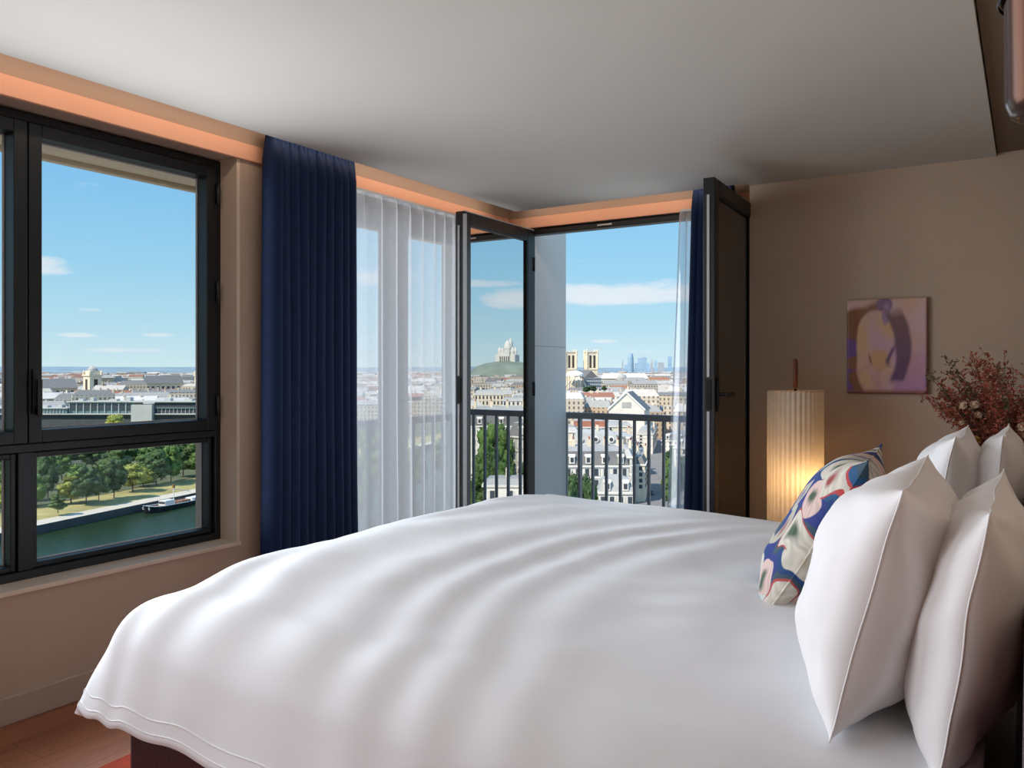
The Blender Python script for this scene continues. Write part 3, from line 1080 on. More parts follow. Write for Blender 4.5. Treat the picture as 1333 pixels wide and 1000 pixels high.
def art_colour(u, v):
    """u right, v up, 0..1: ochre and violet washes around a pale rounded torso-like shape"""
    def nz_(s, o=0.0):
        return noise.noise(Vector((u * s + o, v * s - o, o)))

    def mixc(a, b, k):
        k = min(1, max(0, k))
        return tuple(x + (y - x) * k for x, y in zip(a, b))

    def ss(x, w=0.03):
        return min(1, max(0, 0.5 + x / w / 2))
    du, dv = u + 0.018 * nz_(5), v + 0.018 * nz_(6, 3)
    c = mixc(srgb(206, 170, 196), srgb(222, 196, 190), ss(v - 0.55, 0.6))
    c = mixc(c, srgb(214, 176, 130), 0.5 * ss(nz_(3.2, 8) - 0.15, 0.4))
    c = mixc(c, srgb(184, 130, 196), 0.6 * ss(0.2 - v + 0.2 * nz_(3), 0.3))
    # violet left margin, ochre sleeve upper left
    left = 0.17 + 0.07 * abs(v - 0.5)
    c = mixc(c, srgb(128, 80, 158), ss(left - du) * ss(0.68 - dv, 0.1))
    c = mixc(c, srgb(150, 96, 30), ss(1 - ((du - 0.16) / 0.30) ** 2 - ((dv - 0.74) / 0.17) ** 2, 0.25))
    c = mixc(c, srgb(160, 120, 90), ss(0.045 - abs(dv - 0.90 - 0.3 * (du - .3)), 0.03) * ss(0.5 - du, .1) * ss(du - .2, .1))
    for bu, bv, br in ((0.10, 0.33, 0.07), (0.13, 0.17, 0.08), (0.15, 0.08, 0.05)):
        c = mixc(c, srgb(150, 98, 36), ss(1 - ((du - bu) / (br * 1.4)) ** 2 - ((dv - bv) / br) ** 2, 0.3))
    # pale body
    body = 1 - abs((du - 0.40) / 0.27) ** 2.6 - abs((dv - 0.43) / 0.45) ** 3.2
    pale = mixc(srgb(208, 178, 200), srgb(216, 184, 150), ss(nz_(3.5, 5) + 0.05, 0.35))
    c = mixc(c, pale, ss(body, 0.12))
    blob = 1 - ((du - 0.42) / 0.13) ** 2 - ((dv - 0.36) / 0.12) ** 2
    c = mixc(c, srgb(218, 176, 110), 0.7 * ss(blob, 0.5) * ss(body, .1))
    c = mixc(c, srgb(196, 150, 160), 0.4 * ss(nz_(9, 2) - 0.1, 0.2) * ss(0.3 - v, 0.1) * ss(body, .1))
    c = mixc(c, srgb(150, 110, 90), ss(1 - ((du - 0.305 - 0.2 * (0.35 - dv)) / 0.012) ** 2 - ((dv - 0.36) / 0.055) ** 2, 0.6))
    # neck and the dark arm on the right
    c = mixc(c, srgb(150, 122, 152), ss(1 - ((du - 0.47) / 0.10) ** 2 - ((dv - 0.94) / 0.07) ** 2, 0.3))
    c = mixc(c, srgb(176, 148, 176), ss(1 - ((du - 0.50) / 0.05) ** 2 - ((dv - 0.84) / 0.12) ** 2, 0.4))
    spine = 0.72 - 0.9 * (dv - 0.45) ** 2 if dv < 0.45 else 0.72 - 0.75 * (dv - 0.45) ** 2.0
    wid = 0.075 + 0.04 * ss(dv - 0.5, 0.4)
    arm = wid - abs(du - spine)
    c = mixc(c, mixc(srgb(116, 68, 132), srgb(146, 116, 110), ss(dv - 0.45, 0.5)), ss(arm, 0.02) * ss(0.86 - dv, 0.06) * ss(dv - 0.13, 0.03))
    c = mixc(c, srgb(120, 84, 130), ss(0.022 - abs(du - 0.575 - 0.06 * math.sin(dv * 14)), 0.02) * ss(0.50 - dv, .04) * ss(dv - 0.30, .04))
    c = mixc(c, srgb(150, 100, 60), ss(0.035 - v, 0.02) * 0.8)
    return c


nu, nv = 90, 116
vs, fs, cols = [], [], []
for j in range(nv + 1):
    for i in range(nu + 1):
        u, v = i / nu, j / nv
        eb = min(u * PWD, (1 - u) * PWD, v * PHT, (1 - v) * PHT)
        dep = PT - 0.006 * max(0, 1 - eb / 0.008) ** 2
        vs.append(((u - 0.5) * PWD, -dep, (v - 0.5) * PHT))
        cols.append((*[q ** 1.35 for q in art_colour(u, v)], 1))
for j in range(nv):
    for i in range(nu):
        a = j * (nu + 1) + i
        fs.append((a, a + 1, a + nu + 2, a + nu + 1))
me = bpy.data.meshes.new('painted_face')
me.from_pydata(vs, [], fs)
ca = me.color_attributes.new('Col', 'FLOAT_COLOR', 'POINT')
ca.data.foreach_set('color', [x for c in cols for x in c])
mesh_obj('painted_face', me, 'print_face', art, smooth=True)
MB().box(-PWD / 2, PWD / 2, -PT + 0.006, 0, -PHT / 2, PHT / 2).build('panel_edge', 'brass', art)

# ------------------------------------------------------------------ lamp
lamp = thing('floor_lamp', 'tall pleated cream cylinder lamp with a wooden stick on top', 'lamp', (-1.075, 4.60, 0))
NP, RL = 34, 0.143
lo, hi = 0.16, 1.222
vs, fs = [], []
for r in range(9):
    zz = lo + (hi - lo) * r / 8
    for k in range(NP * 6):
        a = 2 * math.pi * k / (NP * 6)
        rr = RL + 0.0045 * (abs(math.sin(a * NP / 2)) * 2 - 1)
        vs.append((rr * math.cos(a), rr * math.sin(a), zz))
n = NP * 6
for r in range(8):
    for k in range(n):
        fs.append((r * n + k, r * n + (k + 1) % n, (r + 1) * n + (k + 1) % n, (r + 1) * n + k))
me = bpy.data.meshes.new('lamp_shade')
me.from_pydata(vs, [], fs)
mesh_obj('lamp_shade', me, 'pleated_paper', lamp, smooth=True)
for zr in (lo, hi):
    MB().tube([(RL * math.cos(2 * math.pi * k / 40), RL * math.sin(2 * math.pi * k / 40), zr) for k in range(41)], 0.004, 6, cap=False).build('shade_ring', 'bloom_cream', lamp, smooth=True)
MB().lathe([(0.001, 0.0), (0.15, 0.0), (0.15, 0.018), (0.02, 0.03), (0.011, 0.05), (0.011, 1.14)], 24).build('base', 'dark_steel', lamp, smooth=True)
sp_ = MB()
for k in range(3):
    a = k * 2.094
    sp_.tube([(0, 0, 1.205), (RL * math.cos(a), RL * math.sin(a), 1.215)], 0.003, 6)
sp_.build('spider', 'dark_steel', lamp)
MB().tube([(0, 0, 1.14), (0, 0, 1.235)], 0.0075, 10).build('socket', 'dark_steel', lamp)
MB().lathe([(0.008, 1.235), (0.0135, 1.24), (0.0145, 1.30), (0.0135, 1.385), (0.008, 1.398)], 16).build('wooden_handle', 'wood_handle', lamp, smooth=True)
bulb_m = bpy.data.materials.new('bulb_glow')
bulb_m.use_nodes = True
bt = NT(bulb_m.node_tree)
bulb_m.node_tree.nodes.clear()
em = bt.n('ShaderNodeEmission', i_Strength=4.0)
em.inputs[0].default_value = (1.0, 0.62, 0.25, 1)
bo = bt.n('ShaderNodeOutputMaterial')
bt.link(em.outputs[0], bo.inputs[0])
M['bulb_glow'] = bulb_m
MB().lathe([(0.004, 0.62), (0.02, 0.625), (0.032, 0.66), (0.028, 0.70), (0.012, 0.73), (0.012, 0.75)], 14).build('bulb', 'bulb_glow', lamp, smooth=True, loc=(0.05, -0.03, 0.12))
pl = bpy.data.lights.new('lamp_light', 'POINT')
pl.energy = 4.0
pl.color = (1.0, 0.62, 0.28)
pl.shadow_soft_size = 0.06
plo = bpy.data.objects.new('lamp_light', pl)
plo.location = (0.045, -0.025, 0.76)
link(plo, lamp)

# ------------------------------------------------------------------ bedside table, vase and dried flowers
ns = thing('bedside_table', 'dark walnut bedside table beyond the far pillows', 'table', (-0.10, 4.42, 0))
MB().box(-0.22, 0.22, -0.20, 0.22, 0.10, 0.55).build('body', 'walnut', ns, bevel=0.006)
MB().box(-0.236, -0.221, -0.18, 0.20, 0.33, 0.53).build('drawer', 'walnut', ns, bevel=0.004)
MB().box(-0.236, -0.221, -0.18, 0.20, 0.12, 0.31).build('drawer', 'walnut', ns, bevel=0.004)
for lx in (-0.19, 0.19):
    for ly in (-0.17, 0.19):
        MB().tube([(lx, ly, 0), (lx, ly, 0.10)], 0.015, 10).build('leg', 'dark_steel', ns)
va = thing('vase', 'dark green vase holding the dried flowers on the bedside table', 'vase', (-0.06, 4.42, 0.551))
MB().lathe([(0.05, 0), (0.085, 0.03), (0.105, 0.14), (0.09, 0.25), (0.05, 0.33), (0.045, 0.37), (0.055, 0.395), (0.048, 0.395), (0.038, 0.36), (0.04, 0.30), (0.001, 0.10)], 28, cap=True).build('body', 'vase_green', va, smooth=True)
bq = thing('dried_bouquet', 'rust and pink dried flower bouquet behind the far pillows', 'flowers', (-0.06, 4.42, 0.93))
rb = random.Random(21)


def spray(mb_s, mb_l, p0, p1, n_leaf, leaf, spread):
    p0, p1 = Vector(p0), Vector(p1)
    d = p1 - p0
    mid = p0 + d * 0.5 + Vector((rb.uniform(-.02, .02), rb.uniform(-.02, .02), 0.03))
    pts = []
    for k in range(6):
        t = k / 5
        pts.append(p0 * (1 - t) ** 2 + mid * 2 * t * (1 - t) + p1 * t * t)
    mb_s.tube(pts, [0.0022 - 0.0016 * k / 5 for k in range(6)], 4, cap=False)
    for k in range(n_leaf):
        t = 0.35 + 0.65 * rb.random()
        b = p0 * (1 - t) ** 2 + mid * 2 * t * (1 - t) + p1 * t * t
        dr = Vector((rb.gauss(0, 1), rb.gauss(0, 1), rb.gauss(0.3, 1))).normalized()
        tip = b + dr * spread * rb.uniform(0.3, 1.0)
        mb_s.tube([b, tip], 0.0007, 3, cap=False)
        for q in range(4):
            c = b.lerp(tip, rb.uniform(0.4, 1.05))
            ax = Vector((rb.gauss(0, 1), rb.gauss(0, 1), rb.gauss(0, 1))).normalized()
            bx_ = ax.orthogonal().normalized()
            l = leaf * rb.uniform(0.6, 1.3)
            mb_l.add([c - ax * l, c + bx_ * l * 0.45, c + ax * l, c - bx_ * l * 0.45], [(0, 1, 2, 3)])


for mname, cnt, nl, leaf, sp, zlo, zhi in (('spray_rust', 46, 60, 0.008, 0.055, 0.10, 0.42), ('spray_pink', 22, 50, 0.0075, 0.05, 0.03, 0.30), ('spray_olive', 16, 36, 0.009, 0.045, 0.12, 0.46)):
    for k in range(cnt):
        a = rb.uniform(0, 2 * math.pi)
        rr = (0.10 + 0.22 * rb.random()) if mname != 'spray_olive' else (0.18 + 0.16 * rb.random())
        ex, ey, ez = rr * math.cos(a) * 1.12 - 0.03, rr * math.sin(a), rb.uniform(zlo, zhi) * (1.15 - rr)
        if mname == 'spray_olive':
            ez = 0.15 + rb.random() * 0.28
        ex = min(ex, 0.17)
        ez = ez * 1.3 + 0.03
        ms, ml = MB(), MB()
        spray(ms, ml, (0.01 * math.cos(a), 0.01 * math.sin(a), -0.08), (ex, ey, ez), nl, leaf, sp)
        st = ms.build('stem', 'stem_brown', bq)
        lo_ = ml.build('foliage', mname, st)
        lo_['kind'] = 'stuff'
fl_me = {}


def bloom(loc, r, material, petals):
    m = MB()
    for k in range(petals):
        a = 2 * math.pi * k / petals + (k % 2) * 0.2
        for ring, (rr, zz) in enumerate(((1.0, 0.15), (0.65, 0.5))):
            a2 = a + ring * 0.35
            d = Vector((math.cos(a2), math.sin(a2), 0))
            s = Vector((-d.y, d.x, 0))
            m.add([Vector((0, 0, -0.2 * r)), d * r * rr * 0.6 + s * r * 0.32 + Vector((0, 0, zz * r * .6)), d * r * rr + Vector((0, 0, zz * r)), d * r * rr * 0.6 - s * r * 0.32 + Vector((0, 0, zz * r * .6))], [(0, 1, 2, 3)])
    m.lathe([(r * 0.1, -0.1 * r), (r * 0.42, 0.12 * r), (r * 0.3, 0.5 * r), (r * 0.05, 0.62 * r)], 8)
    o = m.build('bloom', material, bq)
    o.location = loc
    o.rotation_euler = (rb.uniform(0.6, 1.6), rb.uniform(-0.5, 0.5), rb.uniform(-0.8, 0.8))
    return o


for px_, py_, pz, r in ((-0.22, -0.10, 0.24, 0.02), (-0.19, -0.16, 0.245, 0.022), (-0.145, -0.18, 0.25, 0.024), (-0.20, -0.14, 0.165, 0.018), (-0.235, -0.10, 0.17, 0.02),
                    (-0.07, -0.22, 0.10, 0.024), (-0.21, -0.16, 0.08, 0.018), (-0.13, -0.20, 0.205, 0.018), (0.04, -0.22, 0.16, 0.024), (0.05, -0.21, 0.12, 0.02), (-0.03, -0.2, 0.28, 0.02)):
    bloom((px_, py_, pz), r, 'bloom_cream', 9)
bloom((-0.175, -0.19, 0.085), 0.034, 'bloom_gold', 16)
bloom((-0.14, -0.20, 0.09), 0.026, 'bloom_gold', 14)

# ------------------------------------------------------------------ wall sconce and rug
sc_ = thing('wall_sconce', 'dark bronze cylinder wall lamp close at the upper right', 'lamp', (0.046, 1.22, 1.653))
prof = [(0.012, 0.0), (0.052, 0.0), (0.066, 0.008), (0.072, 0.024), (0.0725, 0.15), (0.078, 0.156), (0.078, 0.40), (0.072, 0.42), (0.05, 0.43)]
MB().lathe(prof, 40).build('body', 'bronze', sc_, smooth=True)
MB().box(0.06, 0.107, -0.03, 0.03, 0.12, 0.30).build('wall_bracket', 'dark_steel', sc_, bevel=0.004)
MB().lathe([(0.079, 0.150), (0.081, 0.153), (0.079, 0.156)], 40, cap=False).build('rim', 'dark_steel', sc_, smooth=True)
rug = thing('rug', 'rust red wool rug under the foot of the bed', 'rug', (-1.3, 2.3, 0))
poly = []
for k in range(64):
    a = 2 * math.pi * k / 64
    cx, cy = math.cos(a), math.sin(a)
    poly.append((1.33 * math.copysign(abs(cx) ** 0.5, cx), 1.75 * math.copysign(abs(cy) ** 0.5, cy)))
MB().prism(poly, 0.001, 0.011).build('pile', 'rug_wool', rug)
MB().tube([(x_, y_, 0.007) for x_, y_ in poly + poly[:1]], 0.005, 6, cap=False).build('bound_edge', 'rug_wool', rug)
#CITY#
# ================================================================== THE CITY
G = -42.0
WATER = -44.3


def bear(u):
    t = (u - 666) / F_PX
    return Vector((-SN + CS * t, CS + SN * t))


def P(u, D, z=G):
    """a place at image bearing u, D metres ahead"""
    b = bear(u) * D
    return Vector((b.x, b.y, z))


def PM(u, D, z=G):
    """a place on the other side, where the open door leaf mirrors the view"""
    b = bear(u) * D
    return Vector((-b.x - 6.1, b.y, z))


def hz(v, D):
    """height of a point D metres ahead that stands at image row v"""
    return EYE.z + (V0 - v) / F_PX * D


QA = Vector((-233.0, 123.0, 0))
QD = Vector((-0.232, 0.973, 0)).normalized()
QN = Vector((QD.y, -QD.x, 0))      # points back towards this building


def along(s, off, z):
    p = QA + QD * s - QN * off
    return Vector((p.x, p.y, z))


def bankcoord(p):
    r = Vector((p.x, p.y, 0)) - QA
    return r.dot(QD), -r.dot(QN)


# ground, river, banks
mb = MB()
mb.add([along(-3000, 0, G), along(9000, 0, G), along(9000, 14000, G), along(-3000, 14000, G)], [(0, 1, 2, 3)])
mb.add([along(-3000, 0, G), along(9000, 0, G), along(9000, 0.2, -60), along(-3000, 0.2, -60)], [(0, 1, 2, 3)])
struct('ground', mb, 'ground_city')
mb = MB()
mb.add([along(-3000, -14000, G), along(9000, -14000, G), along(9000, -115, G), along(-3000, -115, G)], [(0, 1, 2, 3)])
mb.add([along(330, -115, G), along(9000, -115, G), along(9000, 0, G), along(330, 0, G)], [(0, 1, 2, 3)])
struct('ground_near', mb, 'ground_city')
struct('river', MB().add([along(-3000, -115, WATER), along(329, -115, WATER), along(329, 0, WATER), along(-3000, 0, WATER)], [(0, 1, 2, 3)]), 'river_water')


def strip(name, o0, o1, z0, z1, m, s0=-400, s1=420, wob=0.0, parent=None):
    mb = MB()
    N = 40
    for k in range(N):
        sa, sb = s0 + (s1 - s0) * k / N, s0 + (s1 - s0) * (k + 1) / N
        wa, wb = wob * math.sin(k * 0.7), wob * math.sin((k + 1) * 0.7)
        mb.add([along(sa, o0, z0), along(sb, o0, z0), along(sb, o1 + wb, z1), along(sa, o1 + wa, z1)], [(0, 3, 2, 1)])
    return struct(name, mb, m, parent)


quay = struct('quay', MB().add([along(-600, -0.5, WATER - 1), along(700, -0.5, WATER - 1), along(700, -0.5, G + 0.05), along(-600, -0.5, G + 0.05), along(-600, 0.4, G + 0.05), along(700, 0.4, G + 0.05)],
                              [(0, 1, 2, 3), (3, 2, 5, 4)]), 'quay_wall')
strip('quay_path', -0.5, 6.0, G + 0.10, G + 0.15, 'quay_stone', -600, 700)
strip('grass_bank', 6.0, 22, G + 0.15, G + 1.2, 'grass_dry', -600, 700, 3.0)
strip('park_ground', 22, 300, G + 1.2, G + 1.2, 'park_ground', -600, 700)


# ------------------------------------------------------------------ trees
def crown_mesh(name, seed, W, H, blobs=13, leaves=420, tall=1.0):
    r = random.Random(seed)
    bm = bmesh.new()
    for k in range(blobs):
        a = r.uniform(0, 2 * math.pi)
        q = math.sqrt(r.random()) * 0.62
        zz = r.uniform(0.12, 0.92)
        lim = math.sin(math.pi * min(1, 0.18 + zz * 0.78)) ** 0.7
        c = Vector((math.cos(a) * q * W / 2 * lim, math.sin(a) * q * W / 2 * lim, zz * H))
        rad = W * r.uniform(0.09, 0.17) * (0.7 + 0.4 * lim)
        ret = bmesh.ops.create_icosphere(bm, subdivisions=2, radius=rad)
        for v in ret['verts']:
            n = noise.noise(v.co * (2.2 / rad) + Vector((k * 3.1, seed, 0))) * 0.38 + noise.noise(v.co * (5.0 / rad) + Vector((k, 0, seed))) * 0.34
            v.co = c + Vector((v.co.x, v.co.y, v.co.z * 0.85)) * (1 + n)
    vv = [v.co.copy() for v in bm.verts]
    for k in range(leaves):
        c = r.choice(vv)
        d = Vector((r.gauss(0, 1), r.gauss(0, 1), r.gauss(0, 1))).normalized()
        e = d.orthogonal().normalized()
        l = W * 0.024 * r.uniform(0.6, 1.4)
        c = c + Vector((r.gauss(0, 1), r.gauss(0, 1), r.gauss(0, 1))) * W * 0.028
        q = [bm.verts.new(c - d * l), bm.verts.new(c + e * l), bm.verts.new(c + d * l), bm.verts.new(c - e * l)]
        bm.faces.new(q)
    me = bpy.data.meshes.new(name)
    bm.to_mesh(me)
    bm.free()
    for pp in me.polygons:
        pp.use_smooth = True
    return me


CROWNS = [crown_mesh('crown', 11 + k, 1.0, 0.95 + 0.2 * (k % 3), 36, 3000) for k in range(5)]
CROWN_M = {}
trunk_me = MB().tube([(0, 0, 0), (0.01, 0, 0.3), (0, 0.01, 0.6)], [0.035, 0.028, 0.015], 7).mesh('trunk')
trunk_me.materials.append(M['bark'])
TREE_WORDS = {'leaf_dark': 'dark green', 'leaf_mid': 'fresh green', 'leaf_yellow': 'yellow green'}
rt = random.Random(5)


def tree(p, W, H, leaf, where, group):
    k = rt.randrange(5)
    key = (k, leaf)
    if key not in CROWN_M:
        c = CROWNS[k].copy()
        c.materials.clear()
        c.materials.append(M[leaf])
        CROWN_M[key] = c
    root = thing('tree', '%s broadleaf tree %s' % (TREE_WORDS[leaf], where), 'tree', p, rt.uniform(0, 6.28), group)
    h = CROWNS[k]
    t = bpy.data.objects.new('trunk', trunk_me)
    link(t, root)
    t.scale = (W * 0.6, W * 0.6, H * 0.7)
    c = bpy.data.objects.new('crown', CROWN_M[key])
    link(c, root)
    c.location = (0, 0, H * 0.16)
    c.scale = (W, W, H * 0.84 / (0.95 + 0.2 * (k % 3)))
    return root


# riverside park: (u, v of foot, width px, height px, leaf)
park = [(62, 650, 26, 60, 'leaf_dark'), (75, 668, 22, 24, 'leaf_mid'), (58, 640, 24, 46, 'leaf_mid'), (92, 655, 34, 34, 'leaf_yellow'), (112, 656, 34, 46, 'leaf_dark'),
        (128, 652, 26, 44, 'leaf_mid'), (101, 640, 34, 34, 'leaf_mid'), (80, 625, 28, 40, 'leaf_mid'), (148, 648, 30, 50, 'leaf_dark'), (152, 632, 36, 48, 'leaf_mid'),
        (138, 628, 26, 36, 'leaf_dark'), (172, 640, 34, 34, 'leaf_yellow'), (186, 634, 26, 24, 'leaf_yellow'), (203, 632, 34, 46, 'leaf_dark'), (192, 620, 34, 36, 'leaf_mid'),
        (222, 628, 26, 46, 'leaf_mid'), (215, 612, 30, 34, 'leaf_dark'), (238, 622, 30, 52, 'leaf_dark'), (255, 622, 34, 58, 'leaf_mid'), (270, 618, 32, 56, 'leaf_dark'), (286, 614, 30, 52, 'leaf_mid'),
        (46, 660, 26, 40, 'leaf_mid'), (30, 655, 28, 40, 'leaf_mid'), (10, 665, 30, 36, 'leaf_yellow'), (-10, 662, 30, 40, 'leaf_mid'), (14, 640, 30, 44, 'leaf_dark'), (0, 628, 30, 44, 'leaf_mid'),
        (120, 612, 34, 36, 'leaf_dark'), (64, 612, 34, 36, 'leaf_dark'), (92, 606, 34, 34, 'leaf_dark'), (170, 606, 34, 34, 'leaf_dark'), (146, 600, 30, 30, 'leaf_dark'), (36, 612, 34, 38, 'leaf_dark'),
        (240, 598, 30, 32, 'leaf_dark'), (264, 594, 30, 34, 'leaf_mid'), (200, 600, 30, 30, 'leaf_dark'), (222, 590, 28, 26, 'leaf_mid'), (286, 590, 30, 30, 'leaf_dark'), (12, 606, 34, 38, 'leaf_dark'),
        (302, 600, 30, 40, 'leaf_mid'), (320, 592, 30, 40, 'leaf_dark'), (340, 586, 30, 36, 'leaf_mid'), (150, 576, 30, 34, 'leaf_yellow'), (232, 572, 16, 14, 'leaf_yellow'), (176, 582, 26, 22, 'leaf_dark'), (80, 590, 30, 26, 'leaf_dark'),
        (110, 586, 28, 22, 'leaf_dark'), (200, 580, 24, 20, 'leaf_dark'), (56, 586, 26, 22, 'leaf_dark'), (260, 574, 24, 20, 'leaf_dark')]
for u, v, wp, hp, leaf in park:
    zf = G + 1.0
    D = (EYE.z - zf) * F_PX / (v - V0)
    tree(P(u, D, zf), wp * D / F_PX * 1.2, hp * D / F_PX * 1.05, leaf, 'in the riverside park below the left window', 'riverside park trees')

# park railings in the shade behind the first trees
fence = thing('park_fence', 'pale slatted fence among the park trees below the left window', 'fence', P(110, 356, G + 1.2))
fo = P(110, 356, G + 1.2)
slat_me = MB().box(-0.12, 0.12, -0.04, 0.04, 0, 3.0).mesh('slat')
fdir = (P(150, 372, 0) - P(70, 346, 0))
fdir.z = 0
flen = fdir.length
fdir.normalize()
for k in range(60):
    o = mesh_obj('slat', slat_me, 'stone_grey', fence, loc=fdir * (flen * (k / 59 - 0.5) * 1.4))
    o.rotation_euler = (0, 0, math.atan2(fdir.y, fdir.x))

# ------------------------------------------------------------------ barge
barge = thing('barge', 'long dark moored barge with white cabin beside the quay', 'boat', along(50.0, -5.2, WATER), math.atan2(QD.y, QD.x))
Lb, Wb = 34.0, 5.0
secs = [(-17, 0.3, 2.6), (-16.2, 1.3, 2.3), (-14.5, 2.1, 2.0), (-11, 2.5, 1.7), (0, 2.5, 1.45), (11, 2.5, 1.6), (14.5, 2.2, 1.9), (16.5, 1.4, 2.2), (17, 0.5, 2.3)]
m1, n1_ = MB(), len(secs)
vs, fs = [], []
for x_, hw, zt in secs:
    vs += [(x_, -hw, zt), (x_ * 0.97, -hw * 0.85, -0.4), (x_ * 0.97, hw * 0.85, -0.4), (x_, hw, zt)]
for i in range(n1_ - 1):
    for k in range(3):
        a = i * 4 + k
        fs.append((a, a + 1, a + 5, a + 4))
fs += [(0, 3, 2, 1), tuple((n1_ - 1) * 4 + k for k in range(4))]
m1.add(vs, fs).build('hull', 'hull_black', barge)
vs = []
for x_, hw, zt in secs:
    vs += [(x_, -hw * 0.96, zt - 0.25), (x_, hw * 0.96, zt - 0.25)]
MB().add(vs, [(2 * i, 2 * i + 2, 2 * i + 3, 2 * i + 1) for i in range(n1_ - 1)]).build('deck', 'deck_brown', barge)
for sgn in (-1, 1):
    MB().tube([(x_, sgn * hw, zt + 0.05) for x_, hw, zt in secs], 0.14, 6).build('rubbing_strake', 'boat_white', barge)
MB().box(-9.5, -5, -1.4, 1.4, 1.2, 3.0).build('wheelhouse', 'boat_white', barge, bevel=0.1)
MB().box(-9.6, -9.51, -1.2, 1.2, 2.1, 2.8).build('windscreen', 'window_dark', barge)
MB().box(-3.5, 2, -1.6, 1.6, 1.2, 2.0).build('hatch', 'deck_brown', barge, bevel=0.1)
MB().box(3.2, 10, -1.6, 1.6, 1.2, 2.2).build('cabin', 'boat_white', barge, bevel=0.1)
MB().box(4, 9, -1.65, -1.605, 1.55, 2.0).build('cabin_window', 'window_dark', barge)
MB().box(11, 14, -1.0, 1.0, 1.5, 2.3).build('awning', 'tile_roof', barge, bevel=0.1)
MB().tube([(-4.2, 0, 1.2), (-4.2, 0, 7.5)], 0.14, 8).build('mast', 'boat_white', barge)
MB().tube([(-4.2, 0, 6.6), (-4.2, 0, 7.6)], 0.5, 8).build('mast_light', 'bloom_gold', barge)
MB().tube([(-4.2, 0, 6.2), (3.5, 0, 4.4)], 0.1, 6).build('boom', 'boat_white', barge)
for k in range(4):
    MB().tube([(-16.3 + 0.25 * math.cos(a), -1.25 + 0.1, 1.6 + 0.45 * math.sin(a)) for a in [q * 0.7 for q in range(10)]], 0.10, 5).build('mooring_ring', 'boat_white', barge, loc=(0.9 * (k % 2), 2.3 * (k // 2), 0))
for k in range(9):
    MB().tube([(-13 + 3.2 * k, -2.35, 1.3), (-13 + 3.2 * k, -2.35, 2.5)], 0.05, 5).build('stanchion', 'boat_white', barge)
barge.rotation_euler.z = math.atan2(QD.y, QD.x)

# ------------------------------------------------------------------ long modern building over the river
mod = thing('long_modern_building', 'long glass and concrete building across the river in left window', 'building', P(160, 575, G), 0)
mo = P(160, 575, G)
ml = P(20, 560, G)
mr = P(330, 560, G)
dv = (mr - ml)
mang = math.atan2(dv.y, dv.x)
mod.rotation_euler.z = mang
MS = 575 / F_PX * 0.86     # metres per picture pixel along the facade


def mbox(u0, u1, z0, z1, d0, d1, name, m, bev=0):
    f = 575 / F_PX * 1.12
    return MB().box((u0 - 160) * f, (u1 - 160) * f, d0, d1, z0, z1).build(name, m, mod, bevel=bev)


mbox(-40, 345, 0, 12.2, 0, 16, 'lower_block', 'quay_wall')
mbox(-40, 96, 12.2, 15.8, -1.5, 15, 'glazed_wing', 'glass_green')
mbox(-42, 97, 15.8, 16.4, -2.5, 16, 'wing_roof', 'concrete_pale')
mbox(96, 172, 12.2, 20.2, 0.5, 15, 'glazed_block', 'glass_green')
mbox(94, 345, 20.2, 21.0, -1, 17, 'roof_slab', 'concrete_pale')
mbox(172, 196, 2.0, 18.6, -4, 8, 'stair_tower', 'concrete_pale')
mbox(196, 345, 12.2, 20.2, 0.5, 15, 'glazed_block', 'quay_wall')
mbox(196, 345, 15.8, 16.6, -0.4, 1, 'band', 'glass_green')
mbox(-40, 345, 11.6, 12.4, -2.2, 0.5, 'balcony_band', 'concrete_pale')
wf = 575 / F_PX * 1.12
win_me = MB().box(-1.5, 1.5, -0.25, 0.0, 0, 4.4).mesh('window')
fin_me = MB().box(-0.22, 0.22, -0.7, 0.0, 0, 7.9).mesh('fin')
for k in range(9):
    mesh_obj('window', win_me, 'window_dark', mod, loc=((101 + 8.2 * k - 160) * wf, 0.49, 14.4))
    mesh_obj('fin', fin_me, 'concrete_pale', mod, loc=((97.5 + 8.2 * k - 160) * wf, 0.49, 12.3))
fin2 = MB().box(-0.15, 0.15, -0.5, 0.0, 0, 3.6).mesh('fin')
for k in range(34):
    mesh_obj('fin', fin2, 'concrete_pale', mod, loc=((-30 + 3.7 * k - 160) * wf, -1.5, 12.25))
for k in range(30):
    mesh_obj('fin', fin2, 'glass_green', mod, loc=((200 + 4.6 * k - 160) * wf, 0.49, 12.25))
for k, (uu, ww, hh_) in enumerate(((104, 6, 1.6), (118, 4, 2.4), (140, 9, 1.3), (160, 5, 2.6), (205, 7, 1.8), (228, 9, 1.4), (250, 5, 2.2), (60, 8, 1.4), (80, 5, 1.9))):
    mbox(uu, uu + ww, 16.4 if uu < 95 else 21.0, (16.4 if uu < 95 else 21.0) + hh_, 4, 9, 'rooftop_unit', 'concrete_pale')

# ------------------------------------------------------------------ station halls, clock towers, dark skyscraper
def facing(p):
    """turn so that local -y looks back at this building"""
    return math.atan2(p.y, p.x) - math.pi / 2


